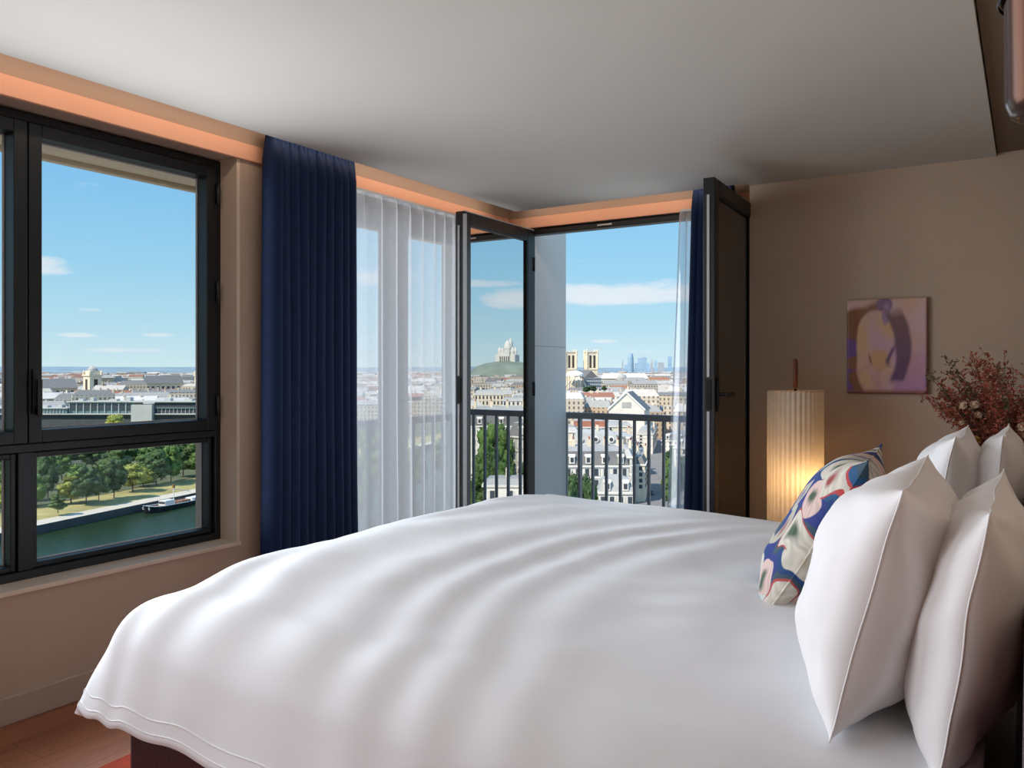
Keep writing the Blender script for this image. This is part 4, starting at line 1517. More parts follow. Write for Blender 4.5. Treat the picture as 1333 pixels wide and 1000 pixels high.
def clock_tower(u, D, vt, wpx, label):
    p = P(u, D)
    t = thing('stone_tower', label, 'tower', p, facing(p) + 0.5)
    wd = wpx * D / F_PX * 0.8
    H = hz(vt, D) - G
    h = wd / 2
    MB().box(-h, h, -h, h, 0, H * 0.74).build('shaft', 'cathedral_stone', t)
    MB().box(-h * 1.15, h * 1.15, -h * 1.15, h * 1.15, H * 0.74, H * 0.77).build('cornice', 'stone_cream', t)
    MB().box(-h * .8, h * .8, -h * .8, h * .8, H * 0.77, H * 0.87).build('lantern', 'cathedral_stone', t)
    MB().lathe([(h * .8, H * .87), (h * .75, H * .92), (h * .45, H * .96), (h * .12, H * .985), (h * .04, H)], 12).build('dome', 'stone_grey', t)
    for s in (-1, 1):
        for q in (-1, 1):
            MB().lathe([(h * .2, H * .77), (h * .2, H * .84), (0.01, H * .88)], 8, c=(s * h * .95, q * h * .95)).build('pinnacle', 'stone_cream', t)
    MB().box(-h * .3, h * .3, -h - .2, -h - .01, H * .40, H * .66).build('opening', 'louvre_dark', t)
    o = MB().box(-h - .2, -h - .01, -h * .3, h * .3, H * .40, H * .66).build('opening', 'louvre_dark', t)


clock_tower(120, 980, 476, 20, 'pale domed stone tower rising mid-left above the rooftops')
clock_tower(262, 1050, 477, 16, 'pale stone tower at the right edge of the left window view')


def hall(u0, u1, D, v0, v1, label):
    p = P((u0 + u1) / 2, D)
    t = thing('station_hall', label, 'building', p, facing(p))
    w2 = (u1 - u0) / 2 * D / F_PX
    ze, zt = hz(v1, D) - G, hz(v0, D) - G
    MB().box(-w2, w2, -18, 18, 0, ze).build('wall', 'stone_cream', t)
    MB().frustum(-w2 * 1.03, w2 * 1.03, -20, 20, ze, zt, w2 * 0.16, 14).build('roof', 'slate_roof', t)
    for k in range(7):
        x_ = -w2 * 0.75 + w2 * 1.5 * k / 6
        MB().box(x_ - 1.4, x_ + 1.4, -18.3, -18.01, ze * 0.5, ze * 0.88).build('window', 'window_dark', t)
    MB().box(-w2, w2, -24, -17, 0, ze * 0.55).build('lower_wing', 'stone_white', t)


hall(52, 97, 900, 493, 505, 'long grey roofed station hall left of the domed tower')
hall(188, 236, 960, 489, 499, 'long grey roofed station hall right of the domed tower')
p = P(20, 3400)
sk = thing('skyscraper', 'lone dark skyscraper on the skyline at far left', 'building', p, facing(p))
MB().box(-20, 20, -14, 14, 0, hz(409, 3400) - G).build('shaft', 'tower_dark', sk)
MB().box(-16, 16, -10, 10, hz(409, 3400) - G, hz(407.5, 3400) - G).build('roof_plant', 'tower_dark', sk)

# ------------------------------------------------------------------ cathedral beyond the railing
D = 1000
p = P(760, D)
cat = thing('cathedral', 'twin towered stone cathedral on the skyline above the railing', 'cathedral', p, facing(p) + 0.25)
S_ = D / F_PX


def cath_tower(xc, yc):
    w_, H = 6.6, hz(456.5, D) - G
    MB().box(xc - w_, xc + w_, yc - w_, yc + w_, 0, H - 2.2).build('tower', 'cathedral_stone', cat)
    MB().box(xc - w_ - .7, xc + w_ + .7, yc - w_ - .7, yc + w_ + .7, H - 2.2, H - 0.8).build('parapet', 'cathedral_stone', cat)
    MB().box(xc - w_ - .6, xc + w_ + .6, yc - w_ - .6, yc + w_ + .6, H - 23.5, H - 22.3).build('string_course', 'stone_cream', cat)
    for sx in (-1, 1):
        for sy in (-1, 1):
            MB().lathe([(1.2, H - 22), (1.2, H - 1), (0.9, H + .5), (0.05, H + 2)], 8, c=(xc + sx * w_, yc + sy * w_)).build('corner_buttress', 'cathedral_stone', cat)
    for s in (-1, 1):
        MB().box(xc + s * 2.5 - 1.2, xc + s * 2.5 + 1.2, yc - w_ - .25, yc - w_ - .02, H - 21, H - 6).build('louvre', 'louvre_dark', cat)
        MB().box(xc + w_ + .02, xc + w_ + .25, yc + s * 2.5 - 1.2, yc + s * 2.5 + 1.2, H - 21, H - 6).build('louvre', 'louvre_dark', cat)


cath_tower(-16.5, 6)
cath_tower(8.5, 0)
MB().box(-19, 12, -30, 4, 0, 34).build('nave', 'cathedral_stone', cat)
MB().gable(-30, 30, -8, 8, 0, 8).build('choir_roof', 'slate_roof', cat, loc=(-4, -20, 34)).rotation_euler = (0, 0, math.pi / 2)
MB().lathe([(12, 0), (12, 27), (10.5, 29), (0.2, 35)], 14, c=(-16, -36)).build('apse', 'cathedral_stone', cat)
for k in range(6):
    a = -math.pi / 2 + (k - 2.5) * 0.5
    c0 = Vector((-16 + 10 * math.cos(a), -36 + 10 * math.sin(a), 31))
    c1 = Vector((-16 + 24 * math.cos(a), -36 + 24 * math.sin(a), 12))
    MB().tube([c0, c0.lerp(c1, 0.5) + Vector((0, 0, 3)), c1, Vector((c1.x, c1.y, 0))], 1.1, 6).build('flying_buttress', 'stone_cream', cat)
p = P(748, 940)
tn = thing('scaffold_tent', 'white protective tent roof before the left cathedral tower', 'tent', p, facing(p))
MB().lathe([(10.5, 36.0), (10, 38.2), (7, 40.6), (2, 41.8), (0.1, 42)], 20).build('canopy', 'tent_white', tn)
for k in range(8):
    a = k * math.pi / 4
    MB().tube([(9 * math.cos(a), 9 * math.sin(a), 0), (9 * math.cos(a), 9 * math.sin(a), 36.2)], 0.35, 5).build('pole', 'scaffold_grey', tn)
p = P(771, 955)
scf = thing('scaffolding', 'grey scaffolding wrapped around the foot of right cathedral tower', 'scaffolding', p, facing(p))
for k in range(9):
    x_ = -10 + 2.5 * k
    MB().tube([(x_, -6, 0), (x_, -6, 40 if k > 5 else 34)], 0.25, 4).build('standard', 'scaffold_grey', scf)
for k in range(9):
    MB().box(-10, 10, -6.6, 5, 4 * k + 1, 4 * k + 1.5).build('platform', 'scaffold_grey', scf)
MB().box(-10, 10, -5, 5, 0, 33).build('netting', 'scaffold_grey', scf)

# palace-like long pale roof, gabled hall, skyline
p = P(812, 1350)
pal = thing('long_palace', 'long low building with bright pale roof right of the cathedral', 'building', p, facing(p))
w2 = 30 * 1350 / F_PX
MB().box(-w2, w2, -10, 10, 0, hz(492.5, 1350) - G).build('wall', 'stone_cream', pal)
MB().frustum(-w2 * 1.02, w2 * 1.02, -12, 12, hz(492.5, 1350) - G, hz(486.5, 1350) - G, 5, 9).build('roof', 'tent_white', pal)
MB().lathe([(9, 0), (9, 5), (7, 9), (3, 11), (.1, 12)], 14, c=(-4, -8)).build('central_dome', 'stone_grey', pal, loc=(0, 0, hz(493, 1350) - G - 3))
for k in range(12):
    x_ = -w2 * 0.9 + w2 * 1.8 * k / 11
    MB().box(x_ - 1, x_ + 1, -10.3, -10.01, 12, 20).build('window', 'window_dark', pal)

SKY = [(820.5, 7.5, 460, 'tallest rounded blue glass skyscraper on the horizon', 1), (832, 5, 466.5, 'boxy blue tower right of the tallest skyscraper', 0), (838, 7, 465.5, 'wide blue grey office tower amid the distant skyline', 0),
       (827.5, 4, 473, 'small pale block between the distant towers', 0), (848, 4, 468, 'slender pale tower on the distant skyline', 2), (853, 4, 469.5, 'short pale tower right of the slender one', 0),
       (860, 8, 472, 'wide low pale block on the distant skyline', 0), (871.5, 5.5, 464, 'teal glass tower at the right end of the skyline', 0), (810, 2.4, 468, 'thin grey spire left of the tallest skyscraper', 2),
       (843, 5, 473, 'low grey block in the middle of the skyline', 0), (815, 5, 475, 'low block at the left end of the skyline', 0)]
for u, wp, vt, lab, kind in SKY:
    D = 7000 + 190 * SKY.index((u, wp, vt, lab, kind))
    p = P(u, D)
    t = thing('office_tower', lab, 'tower', p, facing(p), 'distant office towers')
    H, h = hz(vt, D) - G, wp * D / F_PX / 2
    if kind == 1:
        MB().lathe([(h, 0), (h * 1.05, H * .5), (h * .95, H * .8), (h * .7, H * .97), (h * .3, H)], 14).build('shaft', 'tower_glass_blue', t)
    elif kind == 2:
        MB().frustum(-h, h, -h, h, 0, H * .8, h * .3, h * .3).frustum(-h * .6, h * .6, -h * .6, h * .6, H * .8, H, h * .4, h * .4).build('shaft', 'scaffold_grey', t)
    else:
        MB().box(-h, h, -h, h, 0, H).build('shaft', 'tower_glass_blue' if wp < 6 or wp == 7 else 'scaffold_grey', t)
        MB().box(-h * .5, h * .5, -h * .5, h * .5, H, H * 1.02).build('roof_plant', 'scaffold_grey', t)


# ------------------------------------------------------------------ nearer houses
def house(name, label, p, rz, W, Dp, H, roof_h, wall='stone_cream', roof='slate_roof', floors=5, bays=7, inset=(2.2, 3.0), dormers=4, chimneys=3, shut=True, round_d=False, win=True, side_bays=3, group=None):
    """p is the middle of the front foot; the front looks along local -y"""
    t = thing(name, label, 'building', p, rz, group)
    MB().box(-W / 2, W / 2, 0, Dp, 0, H).build('wall', wall, t)
    MB().box(-W / 2 - .35, W / 2 + .35, -.35, Dp + .35, H - .05, H + .4).build('cornice', 'stone_white', t)
    fh = H / floors
    MB().box(-W / 2 - .2, W / 2 + .2, -.2, Dp + .2, H - fh - .15, H - fh + .1).build('string_course', 'stone_white', t)
    MB().frustum(-W / 2, W / 2, 0.2, Dp - .2, H + .4, H + .4 + roof_h * .75, inset[0] * .5, inset[1] * .5).build('mansard_roof', roof, t)
    MB().frustum(-W / 2 + inset[0] * .5, W / 2 - inset[0] * .5, .2 + inset[1] * .5, Dp - .2 - inset[1] * .5, H + .4 + roof_h * .75, H + .4 + roof_h, inset[0], Dp * .25).build('upper_roof', 'zinc_roof', t)
    if win:
        wm = MB().box(-.55, .55, -.12, 0, 0, fh * .62).mesh('window')
        fm = MB().box(-.68, .68, -.07, 0, -.15, fh * .62 + .15).mesh('surround')
        sm = MB().box(-.5, 0, -.14, 0, 0, fh * .62).mesh('shutter')
        sw = MB().box(0, .12, -.55, .55, 0, fh * .62).mesh('window')
        for f in range(max(0, floors - 4), floors):
            for b_ in range(bays):
                x_ = -W / 2 + W * (b_ + .5) / bays
                o = mesh_obj('window', wm, 'window_dark', t, loc=(x_, -.01, f * fh + fh * .2))
                if shut:
                    mesh_obj('shutter', sm, 'shutter_white', o, loc=(-.56, 0, 0))
                    mesh_obj('shutter', sm, 'shutter_white', o, loc=(1.06, 0, 0))
            for b_ in range(side_bays):
                mesh_obj('window', sw, 'window_dark', t, loc=(W / 2 + .01, Dp * (b_ + .5) / side_bays, f * fh + fh * .2))
    for k in range(dormers):
        x_ = -W / 2 + W * (k + .5) / dormers
        m = MB()
        if round_d:
            m.lathe([(1.15, -1.2), (1.15, 0.9)], 16)
            m.v = [(a, c, b2) for a, b2, c in m.v]
            d_ = m.build('dormer', 'stone_white', t, loc=(x_, 1.1, H + .4 + roof_h * .36))
            g = MB().lathe([(.7, 0), (.7, .1)], 12)
            g.v = [(a, c, b2) for a, b2, c in g.v]
            g.build('pane', 'window_dark', d_, loc=(0, -1.32, 0))
        else:
            m.box(-.75, .75, -.9, 1.2, 0, 2.0).gable(-1.0, 1.0, -.9, .9, 2.0, 2.6)
            d_ = m.build('dormer', 'stone_white', t, loc=(x_, 1.0, H + .4 + roof_h * .1))
            MB().box(-.45, .45, -.1, 0, .4, 1.7).build('pane', 'window_dark', d_, loc=(0, -.91, 0))
    for k in range(chimneys):
        x_ = -W / 2 + W * (k + .5) / chimneys + 0.8
        c_ = MB().box(-.45, .45, -1.6, 1.6, H + roof_h * .3, H + roof_h + 2.2).build('chimney', 'stone_cream', t, loc=(x_, Dp * .45, 0))
        for q in range(4):
            MB().lathe([(.2, 0), (.16, .7)], 6).build('chimney_pot', 'tile_roof', c_, loc=(0, -1.2 + .8 * q, H + roof_h + 2.2))
    return t


def at_img(u, vr, D):
    """front foot for a house whose eaves show at row vr"""
    return P(u, D), hz(vr, D) - G


p, H = at_img(776, 608, 232)
house('apartment_house', 'cream apartment house with slate mansard below the balcony railing', p, facing(p) + 0.10, 18.5, 14, H, 5.2, 'stone_white', 'slate_roof', 5, 7, dormers=4, chimneys=4)
p, H = at_img(775, 580, 300)
house('apartment_house', 'house with three round dormers in a grey roof behind railing', p, facing(p) + 0.05, 17, 12, H, 5.0, 'stone_white', 'zinc_roof', 5, 5, dormers=3, round_d=True, chimneys=1)
p, H = at_img(766, 557, 370)
house('apartment_house', 'white house with red brown tiled roof just under the handrail', p, facing(p), 16, 12, H, 3.4, 'stone_white', 'tile_roof', 6, 5, dormers=0, chimneys=2)
p, H = at_img(800, 556, 400)
house('apartment_house', 'tall cream house with blank upper wall under the handrail', p, facing(p) + .15, 17, 14, H, 2.0, 'stone_cream', 'zinc_roof', 7, 4, dormers=0, chimneys=2)
p, H = at_img(806, 596, 262)
house('apartment_house', 'pale house with tall chimney walls at the street corner', p, facing(p) - .1, 8, 16, H, 3.0, 'stone_white', 'zinc_roof', 6, 3, dormers=1, chimneys=2)
p, H = at_img(818, 580, 330)
house('apartment_house', 'cream gable house leaning along the left side of the street', p, facing(p) + .2, 8, 30, H, 4.0, 'stone_cream', 'slate_roof', 6, 3, dormers=1, chimneys=2)
p, H = at_img(802, 643, 205)
house('pavilion', 'low blue grey mansard pavilion at the foot of the railing view', p, facing(p) + .08, 9, 8, H, 4.0, 'stone_white', 'zinc_roof', 3, 4, dormers=2, chimneys=0)
p, H = at_img(876, 575, 380)
house('apartment_house', 'pale house on the right side of the street behind trees', p, facing(p) - .5, 12, 40, H, 4.0, 'stone_white', 'slate_roof', 6, 4, dormers=2, chimneys=3)
p, H = at_img(900, 585, 300)
house('apartment_house', 'cream house seen through the narrow right sheer curtain', p, facing(p) - .4, 14, 30, H, 4.0, 'stone_cream', 'zinc_roof', 6, 5, dormers=3, chimneys=3)
p, H = at_img(742, 563, 310)
house('apartment_house', 'tall narrow cream house beside the white pillar', p, facing(p), 6, 14, H, 2.0, 'stone_cream', 'zinc_roof', 6, 2, dormers=0, chimneys=1)
p, H = at_img(828, 606, 268)
house('apartment_house', 'narrow cream house lining the left edge of the street', p, facing(p) - .06, 5.5, 34, H, 3.0, 'stone_cream', 'slate_roof', 6, 2, dormers=0, chimneys=2, side_bays=8)
p, H = at_img(839, 566, 420)
house('apartment_house', 'slim white house further up the left edge of the street', p, facing(p) - .05, 8, 60, H, 3.0, 'stone_white', 'zinc_roof', 6, 2, dormers=0, chimneys=3, side_bays=10)
# gabled hall
D = 450
p = P(815, D)
gh = thing('gabled_hall', 'large hall with broad white gable rising above the handrail', 'building', p, facing(p) - 0.12)
w2 = 23 * D / F_PX
He, Ha = hz(533, D) - G, hz(511.5, D) - G
MB().box(-w2, w2, 0, 30, 0, He).build('wall', 'stone_white', gh)
g = MB().gable(0, 30, -w2, w2, He, Ha)
g.v = [(b2, a, c) for a, b2, c in g.v]
g.f = [tuple(reversed(f)) for f in g.f]
g.build('gable', 'stone_white', gh)
for s in (-1, 1):
    MB().add([(s * (w2 + .9), 0.6, He - .7), (s * (w2 + .9), 31, He - .7), (0, 31, Ha + .35), (0, 0.6, Ha + .35)], [(0, 1, 2, 3)]).build('roof_slope', 'slate_roof', gh)
    MB().tube([(s * (w2 + .5), -.2, He - .3), (0, -.2, Ha + .2)], 0.55, 6).build('verge', 'tent_white', gh)
MB().box(-2.5, 2.5, -.25, -.01, He + 1, He + 4.0).build('panel', 'stone_grey', gh)

# mirrored side (seen in the open door leaf): houses, trees, hill with white basilica
p = PM(652, 300)
H = hz(556, 300) - G
house('apartment_house', 'white walled house with blue grey roof mirrored in left door leaf', p, facing(p), 24, 14, H, 7.0, 'stone_white', 'slate_roof', 6, 6, dormers=3, chimneys=4)
p = PM(677, 240)
house('apartment_house', 'grey fronted tall house mirrored at the door leaf hinge side', p, facing(p) + .5, 9, 20, hz(570, 240) - G, 5.0, 'stone_grey', 'slate_roof', 6, 3, dormers=1, chimneys=2)
p = PM(664, 195)
house('low_house', 'low white house with chimney mirrored low in the door leaf', p, facing(p), 13, 9, hz(634, 195) - G, 1.8, 'stone_white', 'zinc_roof', 3, 3, dormers=0, chimneys=1)
p = PM(636, 560)
house('apartment_house', 'broad pale building mirrored mid height in the door leaf', p, facing(p), 20, 14, hz(514, 560) - G, 3.0, 'stone_cream', 'zinc_roof', 7, 8, dormers=0, chimneys=2, shut=False)
p = PM(668, 520)
house('apartment_house', 'pale flat roofed building mirrored right of the broad one', p, facing(p), 14, 14, hz(522, 520) - G, 2.0, 'stone_white', 'zinc_roof', 7, 5, dormers=0, chimneys=1, shut=False)
for u, v, D, wp, hp, leaf in ((634, 600, 235, 22, 46, 'leaf_mid'), (650, 596, 240, 26, 48, 'leaf_mid'), (626, 640, 215, 22, 50, 'leaf_mid'), (643, 632, 215, 22, 44, 'leaf_dark'), (658, 640, 210, 22, 40, 'leaf_mid'), (683, 632, 220, 20, 28, 'leaf_dark'), (640, 556, 420, 30, 18, 'leaf_dark'), (662, 552, 430, 26, 14, 'leaf_mid')):
    zb = hz(v, D)
    tree(PM(u, D, G), wp * D / F_PX * 1.9, hz(v - hp, D) - G, leaf, 'mirrored in the open left door leaf', 'trees on the mirrored side')

DB = 2600
p = PM(660, DB)
hill = MB()
hill.lathe([(150, 0), (130, 30), (96, 54), (64, 64), (30, 69), (1, 70)], 32)
ho = struct('hill', hill, 'wood_hill', smooth=True)
ho.location = p
bs = thing('domed_basilica', 'white domed basilica on a wooded hill mirrored in door leaf', 'church', (p.x, p.y, G + 68), facing(p) + math.pi + 0.3)
k_ = 1.35


def dome(x_, y_, r, z0, hd, hdome):
    MB().lathe([(r, z0), (r, z0 + hd), (r * 1.06, z0 + hd), (r * 1.02, z0 + hd + hdome * .25), (r * .82, z0 + hd + hdome * .6), (r * .45, z0 + hd + hdome * .88), (r * .16, z0 + hd + hdome), (r * .16, z0 + hd + hdome * 1.12), (0.05, z0 + hd + hdome * 1.2)], 16, c=(x_, y_)).build('dome', 'basilica_stone', bs, smooth=False)


MB().box(-24 * k_, 24 * k_, -18 * k_, 18 * k_, -12, 16 * k_).build('body', 'basilica_stone', bs)
MB().box(-12 * k_, 12 * k_, 16 * k_, 24 * k_, -12, 22 * k_).build('portico', 'basilica_stone', bs)
dome(0, 0, 9 * k_, 16 * k_, 14 * k_, 19 * k_)
for sx in (-1, 1):
    for sy in (-1, 1):
        dome(sx * 16 * k_, sy * 11 * k_, 4.6 * k_, 16 * k_, 6 * k_, 11 * k_)
MB().frustum(-5 * k_, 5 * k_, -30 * k_, -20 * k_, -12, 48 * k_, 1, 1).build('bell_tower', 'basilica_stone', bs)
MB().lathe([(4 * k_, 48 * k_), (3 * k_, 52 * k_), (0.1, 58 * k_)], 10, c=(0, -25 * k_)).build('bell_tower_cap', 'basilica_stone', bs)
for k in range(5):
    MB().box((-10 + 5 * k - 1.2) * k_, (-10 + 5 * k + 1.2) * k_, 24 * k_ + .05, 24 * k_ + .4, 0, 12 * k_).build('arch', 'louvre_dark', bs)

# street with car and street trees
sa, sb_ = P(846, 215, G + .08), P(868, 900, G + .08)
sd = (sb_ - sa).normalized()
sn_ = Vector((sd.y, -sd.x, 0))
sw0 = 4.5
struct('street', MB().add([sa - sn_ * sw0 - sd * 60, sa + sn_ * sw0 - sd * 60, sb_ + sn_ * sw0, sb_ - sn_ * sw0], [(0, 1, 2, 3)]), 'asphalt')
cp = P(846.5, 283, G + .1)
car = thing('car', 'dark blue car driving down the street below the railing', 'car', cp, math.atan2(sd.y, sd.x))
cb = MB()
cb.frustum(-2.1, 2.1, -.88, .88, .3, .95, .05, .05)
cb.build('body', 'car_paint', car, bevel=.08)
MB().frustum(-1.5, 1.1, -.8, .8, .95, 1.5, .5, .14).build('cabin', 'window_dark', car, bevel=.05)
MB().box(-.9, .6, -.62, .62, 1.49, 1.54).build('roof', 'car_paint', car)
for sx in (-1.35, 1.35):
    for sy in (-.86, .86):
        MB().tube([(sx, sy - .1, .33), (sx, sy + .1, .33)], .33, 12).build('wheel', 'tower_dark', car)
for sy in (-.6, .6):
    MB().box(-2.16, -2.08, sy - .2, sy + .2, .62, .78).build('headlamp', 'tent_white', car)
for u, v, wp, hp, leaf in ((866, 662, 24, 42, 'leaf_mid'), (868, 640, 22, 36, 'leaf_mid'), (866, 622, 18, 28, 'leaf_dark'), (884, 650, 26, 44, 'leaf_dark'), (872, 606, 14, 20, 'leaf_mid'), (880, 622, 18, 30, 'leaf_mid'), (898, 640, 24, 40, 'leaf_mid')):
    D = (EYE.z - G) * F_PX / (v - V0)
    tree(P(u + 3, D, G), wp * D / F_PX, hp * D / F_PX * 1.25, leaf, 'lining the right side of the street', 'street trees')
for u, vt, D, W in ((746, 614, 178, 8.0), (758, 620, 172, 7.0), (769, 630, 168, 6.0), (740, 628, 165, 7.5)):
    tree(P(u, D, G), W, hz(vt, D) - G, 'leaf_dark' if u != 757 else 'leaf_mid', 'at the lower left of the balcony railing', 'trees under the balcony')
for u, v, wp, hp in ((763, 512, 14, 9), (772, 511, 12, 9), (866, 534, 12, 16), (786, 510, 8, 8), (870, 524, 8, 10)):
    D = 700 if v < 520 else 620
    tree(P(u, D, hz(v, D)), wp * D / F_PX, hp * D / F_PX, 'leaf_dark', 'small among rooftops near the cathedral', 'small far trees')
# trees dimly visible through the sheer
for u, v, wp, hp in ((470, 680, 40, 90), (490, 640, 40, 70), (480, 600, 36, 50), (455, 600, 36, 50), (515, 650, 40, 70), (540, 640, 40, 60), (575, 620, 36, 50), (590, 650, 40, 60), (440, 640, 40, 60)):
    D = (EYE.z - G) * F_PX / (v - V0)
    tree(P(u, D, G), wp * D / F_PX, hp * D / F_PX, 'leaf_mid', 'on the riverbank behind the sheer curtain', 'riverbank trees behind the sheer')

# ------------------------------------------------------------------ the many roofs of the city
rc = random.Random(77)
PAL = [srgb(224, 212, 192), srgb(214, 198, 172), srgb(230, 224, 214), srgb(200, 190, 176), srgb(220, 206, 188), srgb(206, 180, 150), srgb(192, 190, 186)]
RPAL = [srgb(164, 164, 162), srgb(128, 128, 128), srgb(192, 190, 186), srgb(160, 112, 92), srgb(200, 194, 186), srgb(214, 210, 204)]
WORDS_W = ['cream', 'beige', 'white', 'light grey', 'ivory', 'sand coloured', 'pale grey']
WORDS_R = ['grey', 'slate', 'pale zinc', 'red brown', 'off white', 'white']
sv, sf, scol = [], [], []


def raw_building(W, Dp, H, kind, rh):
    """verts, faces with a flag wall=0 / roof=1 / chimney=2, front centred at origin"""
    m = MB()
    m.box(-W / 2, W / 2, -Dp / 2, Dp / 2, 0, H)
    fl = [0, 1, 0, 0, 0, 0]
    if kind == 0:
        m.gable(-W / 2 - .3, W / 2 + .3, -Dp / 2 - .3, Dp / 2 + .3, H, H + rh)
        fl += [1] * 5
    elif kind == 1:
        m.frustum(-W / 2, W / 2, -Dp / 2, Dp / 2, H, H + rh, W * .12, Dp * .25)
        fl += [1] * 6
    else:
        m.box(-W * .2, W * .15, -Dp * .2, Dp * .25, H, H + rh * .7)
        fl += [0, 1, 0, 0, 0, 0]
    for k in range(rc.choice((1, 2, 2, 3))):
        x_ = rc.uniform(-W * .42, W * .42)
        m.box(x_ - .5, x_ + .5, -1.8, 1.6, H, H + rh + rc.uniform(.6, 2.4))
        fl += [2] * 6
    return m.v, m.f, fl


def free_place(p, D):
    s, off = bankcoord(p)
    if -120 < off < 4 and s < 340:
        return False
    if 0 <= off and s < 560 and D < 690:
        return False
    return True


def sector(p):
    a = math.atan2(p.x, p.y)
    if -1.14 < a < -0.89:
        return 'seen through the left window'
    if -0.76 < a < -0.60:
        return 'seen through the long sheer curtain'
    if -0.49 < a < -0.28:
        return 'seen beyond the balcony railing'
    if 0.50 < a < 0.63:
        return 'mirrored in the open door leaf'
    return None


keep = []          # places taken by the buildings set by hand
for o in list(C.objects):
    if o.parent is None and o.get('category') in ('building', 'cathedral', 'tower', 'church', 'tent') and o.location.length > 60 and o.location.length < 3000:
        keep.append((o.location.x, o.location.y))
singles = []
D = 330.0
while D < 5600:
    step = 17 + D * 0.012
    rowoff = rc.random()
    a = -1.45 + rowoff * 0.02
    while a < 0.95:
        da = (rc.uniform(15, 30) + D * 0.006) / D
        aa = a + da / 2
        a += da * rc.choice((1.0, 1.0, 1.02, 1.15))
        Dj = D + rc.uniform(-5, 5)
        p = Vector((math.sin(aa) * Dj, math.cos(aa) * Dj, G))
        if not free_place(p, Dj):
            continue
        if any((p.x - q[0]) ** 2 + (p.y - q[1]) ** 2 < (23 if Dj < 700 else 40) ** 2 for q in keep):
            continue
        # keep the street open
        rel = p - sa
        if abs(rel.x * sn_.x + rel.y * sn_.y) < 11 and rel.dot(sd) > -60 and Dj < 1000:
            continue
        if Dj < 470 and -0.47 < aa < -0.345:
            continue
        W, Dp = da * Dj * 0.96, step * rc.uniform(.6, .85)
        H = rc.uniform(13, 21) + (rc.random() < .06) * 8
        rh = rc.uniform(2.0, 5.0)
        kind = rc.choice((0, 0, 1, 1, 2))
        cw, cr_ = rc.choice(range(len(PAL))), rc.choice((0, 0, 0, 1, 1, 2, 2, 2, 4, 4, 5, 3))
        rz = -aa + rc.uniform(-.35, .35)
        where = sector(p)
        v_, f_, fl = raw_building(W, Dp, H, kind, rh)
        if where and Dj < 900 and len(singles) < 230:
            singles.append((p, rz, v_, f_, fl, cw, cr_, where, kind))
            continue
        ca_, sa_ = math.cos(rz), math.sin(rz)
        b0 = len(sv)
        sv += [(p.x + x_ * ca_ - y_ * sa_, p.y + x_ * sa_ + y_ * ca_, G + z_) for x_, y_, z_ in v_]
        sf += [tuple(b0 + i for i in f) for f in f_]
        for f, q in zip(f_, fl):
            c = PAL[cw] if q == 0 else RPAL[cr_] if q == 1 else srgb(214, 190, 166)
            scol += [(*c, 1)] * len(f)
    D += step * (1.0 if D < 2500 else 1.5)
me = bpy.data.meshes.new('far_rooftops')
me.from_pydata(sv, [], sf)
cat_ = me.color_attributes.new('Col', 'FLOAT_COLOR', 'CORNER')
cat_.data.foreach_set('color', [x for c in scol for x in c])
o = mesh_obj('far_rooftops', me, 'city_walls')
tag(o, 'countless small pale rooftops of the far city to the horizon', 'rooftops', kind='stuff')
CITY_M = {}


def flat_city(kind, idx):
    key = (kind, idx)
    if key not in CITY_M:
        col = PAL[idx] if kind == 'w' else RPAL[idx]
        CITY_M[key] = mat('city_%s_%d' % ('wall' if kind == 'w' else 'roof', idx), col, 0.8, 0.06, 0.4)
    return CITY_M[key]


WALLV = {}
KW = ['gabled', 'hipped', 'flat topped']
for p, rz, v_, f_, fl, cw, cr_, where, kind in singles:
    t = thing('city_building', 'small %s %s %s-roofed building %s' % (WORDS_W[cw], KW[kind], WORDS_R[cr_], where), 'building', p, rz, 'city buildings ' + where)
    for nm, q in (('wall', 0), ('roof', 1), ('chimney', 2)):
        ff = [f for f, l in zip(f_, fl) if l == q]
        if not ff:
            continue
        if q == 2:
            for s in range(0, len(ff), 6):
                grp = ff[s:s + 6]
                ids = sorted({i for f in grp for i in f})
                mp_ = {i: k for k, i in enumerate(ids)}
                m = MB()
                m.add([v_[i] for i in ids], [tuple(mp_[i] for i in f) for f in grp])
                m.build('chimney', 'stone_cream', t)
            continue
        ids = sorted({i for f in ff for i in f})
        mp_ = {i: k for k, i in enumerate(ids)}
        m = MB()
        m.add([v_[i] for i in ids], [tuple(mp_[i] for i in f) for f in ff])
        if q == 0:
            me = m.mesh('wall')
            at_ = me.color_attributes.new('Col', 'FLOAT_COLOR', 'CORNER')
            at_.data.foreach_set('color', list((*PAL[cw], 1)) * len(me.loops))
            mesh_obj('wall', me, 'city_walls', t)
        else:
            m.build('roof', flat_city('r', cr_), t)

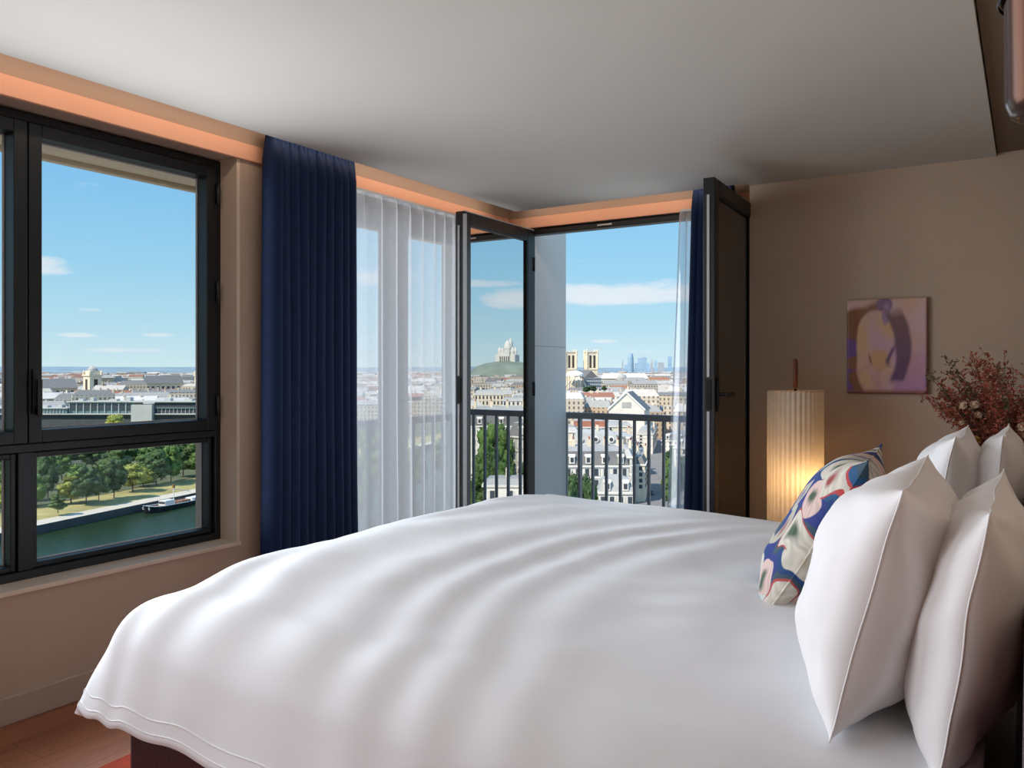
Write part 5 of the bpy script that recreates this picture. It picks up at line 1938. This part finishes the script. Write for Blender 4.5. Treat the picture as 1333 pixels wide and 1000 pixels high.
# low wooded ridges on the horizon
mb = MB()
N = 90
for k in range(N + 1):
    a = -1.6 + 2.7 * k / N
    top = G + 44 + 26 + 22 * noise.noise(Vector((a * 6, 0, 0))) + 8 * noise.noise(Vector((a * 30, 2, 0)))
    for Dk, zk in ((8200, G), (9300, top * .55), (9900, top), (11000, G)):
        mb.v.append((math.sin(a) * Dk, math.cos(a) * Dk, zk))
for k in range(N):
    for q in range(3):
        i = k * 4 + q
        mb.f.append((i, i + 4, i + 5, i + 1))
struct('distant_ridge', mb, 'hill_haze', smooth=True)

# ------------------------------------------------------------------ labels that single out each tree and city building
ORD = ['first', 'second', 'third', 'fourth', 'fifth', 'sixth', 'seventh', 'eighth', 'ninth', 'tenth', 'eleventh', 'twelfth', 'thirteenth', 'fourteenth', 'fifteenth', 'sixteenth',
       'seventeenth', 'eighteenth', 'nineteenth', 'twentieth']


def ordinal(k):
    if k < 20:
        return ORD[k]
    t = ['', '', 'twenty', 'thirty', 'forty', 'fifty', 'sixty'][(k + 1) // 10]
    u = (k + 1) % 10
    return t + '-' + ORD[u - 1] if u else {20: 'twentieth', 30: 'thirtieth', 40: 'fortieth', 50: 'fiftieth', 60: 'sixtieth'}[k + 1]


rows = {}
for o in C.objects:
    if o.parent is None and o.get('group') and o.get('category') in ('tree', 'building') and o.name.split('.')[0] in ('tree', 'city_building'):
        rows.setdefault(o['group'], []).append(o)
for gname, objs in rows.items():
    objs.sort(key=lambda o: o.location.x ** 2 + o.location.y ** 2)
    per = max(1, min(len(objs), 16))
    for r0 in range(0, len(objs), per):
        row = sorted(objs[r0:r0 + per], key=lambda o: math.atan2(o.location.x, o.location.y) * (-1 if 'mirrored' in gname else 1))
        for k, o in enumerate(row):
            base = o['label'].split(' broadleaf')[0].split(' building')[0].replace('small ', '')
            kind = 'tree' if o['category'] == 'tree' else 'building'
            rowtxt = '' if len(objs) <= per else ' in %s row' % ('nearest' if r0 == 0 else ordinal(r0 // per))
            gtxt = gname.replace('riverside park trees', 'of the riverside park').replace('riverbank trees behind the sheer', 'behind the long sheer').replace('trees on the mirrored side', 'mirrored in door leaf').replace('street trees', 'along the street').replace('trees under the balcony', 'under the balcony').replace('small far trees', 'near the cathedral').replace('city buildings ', '').replace('seen through the left window', 'through left window').replace('seen through the long sheer curtain', 'through sheer curtain').replace('seen beyond the balcony railing', 'beyond railing').replace('mirrored in the open door leaf', 'mirrored in door')
            o['label'] = '%s %s, %s from left%s %s' % (base, kind, ordinal(k), rowtxt, gtxt)
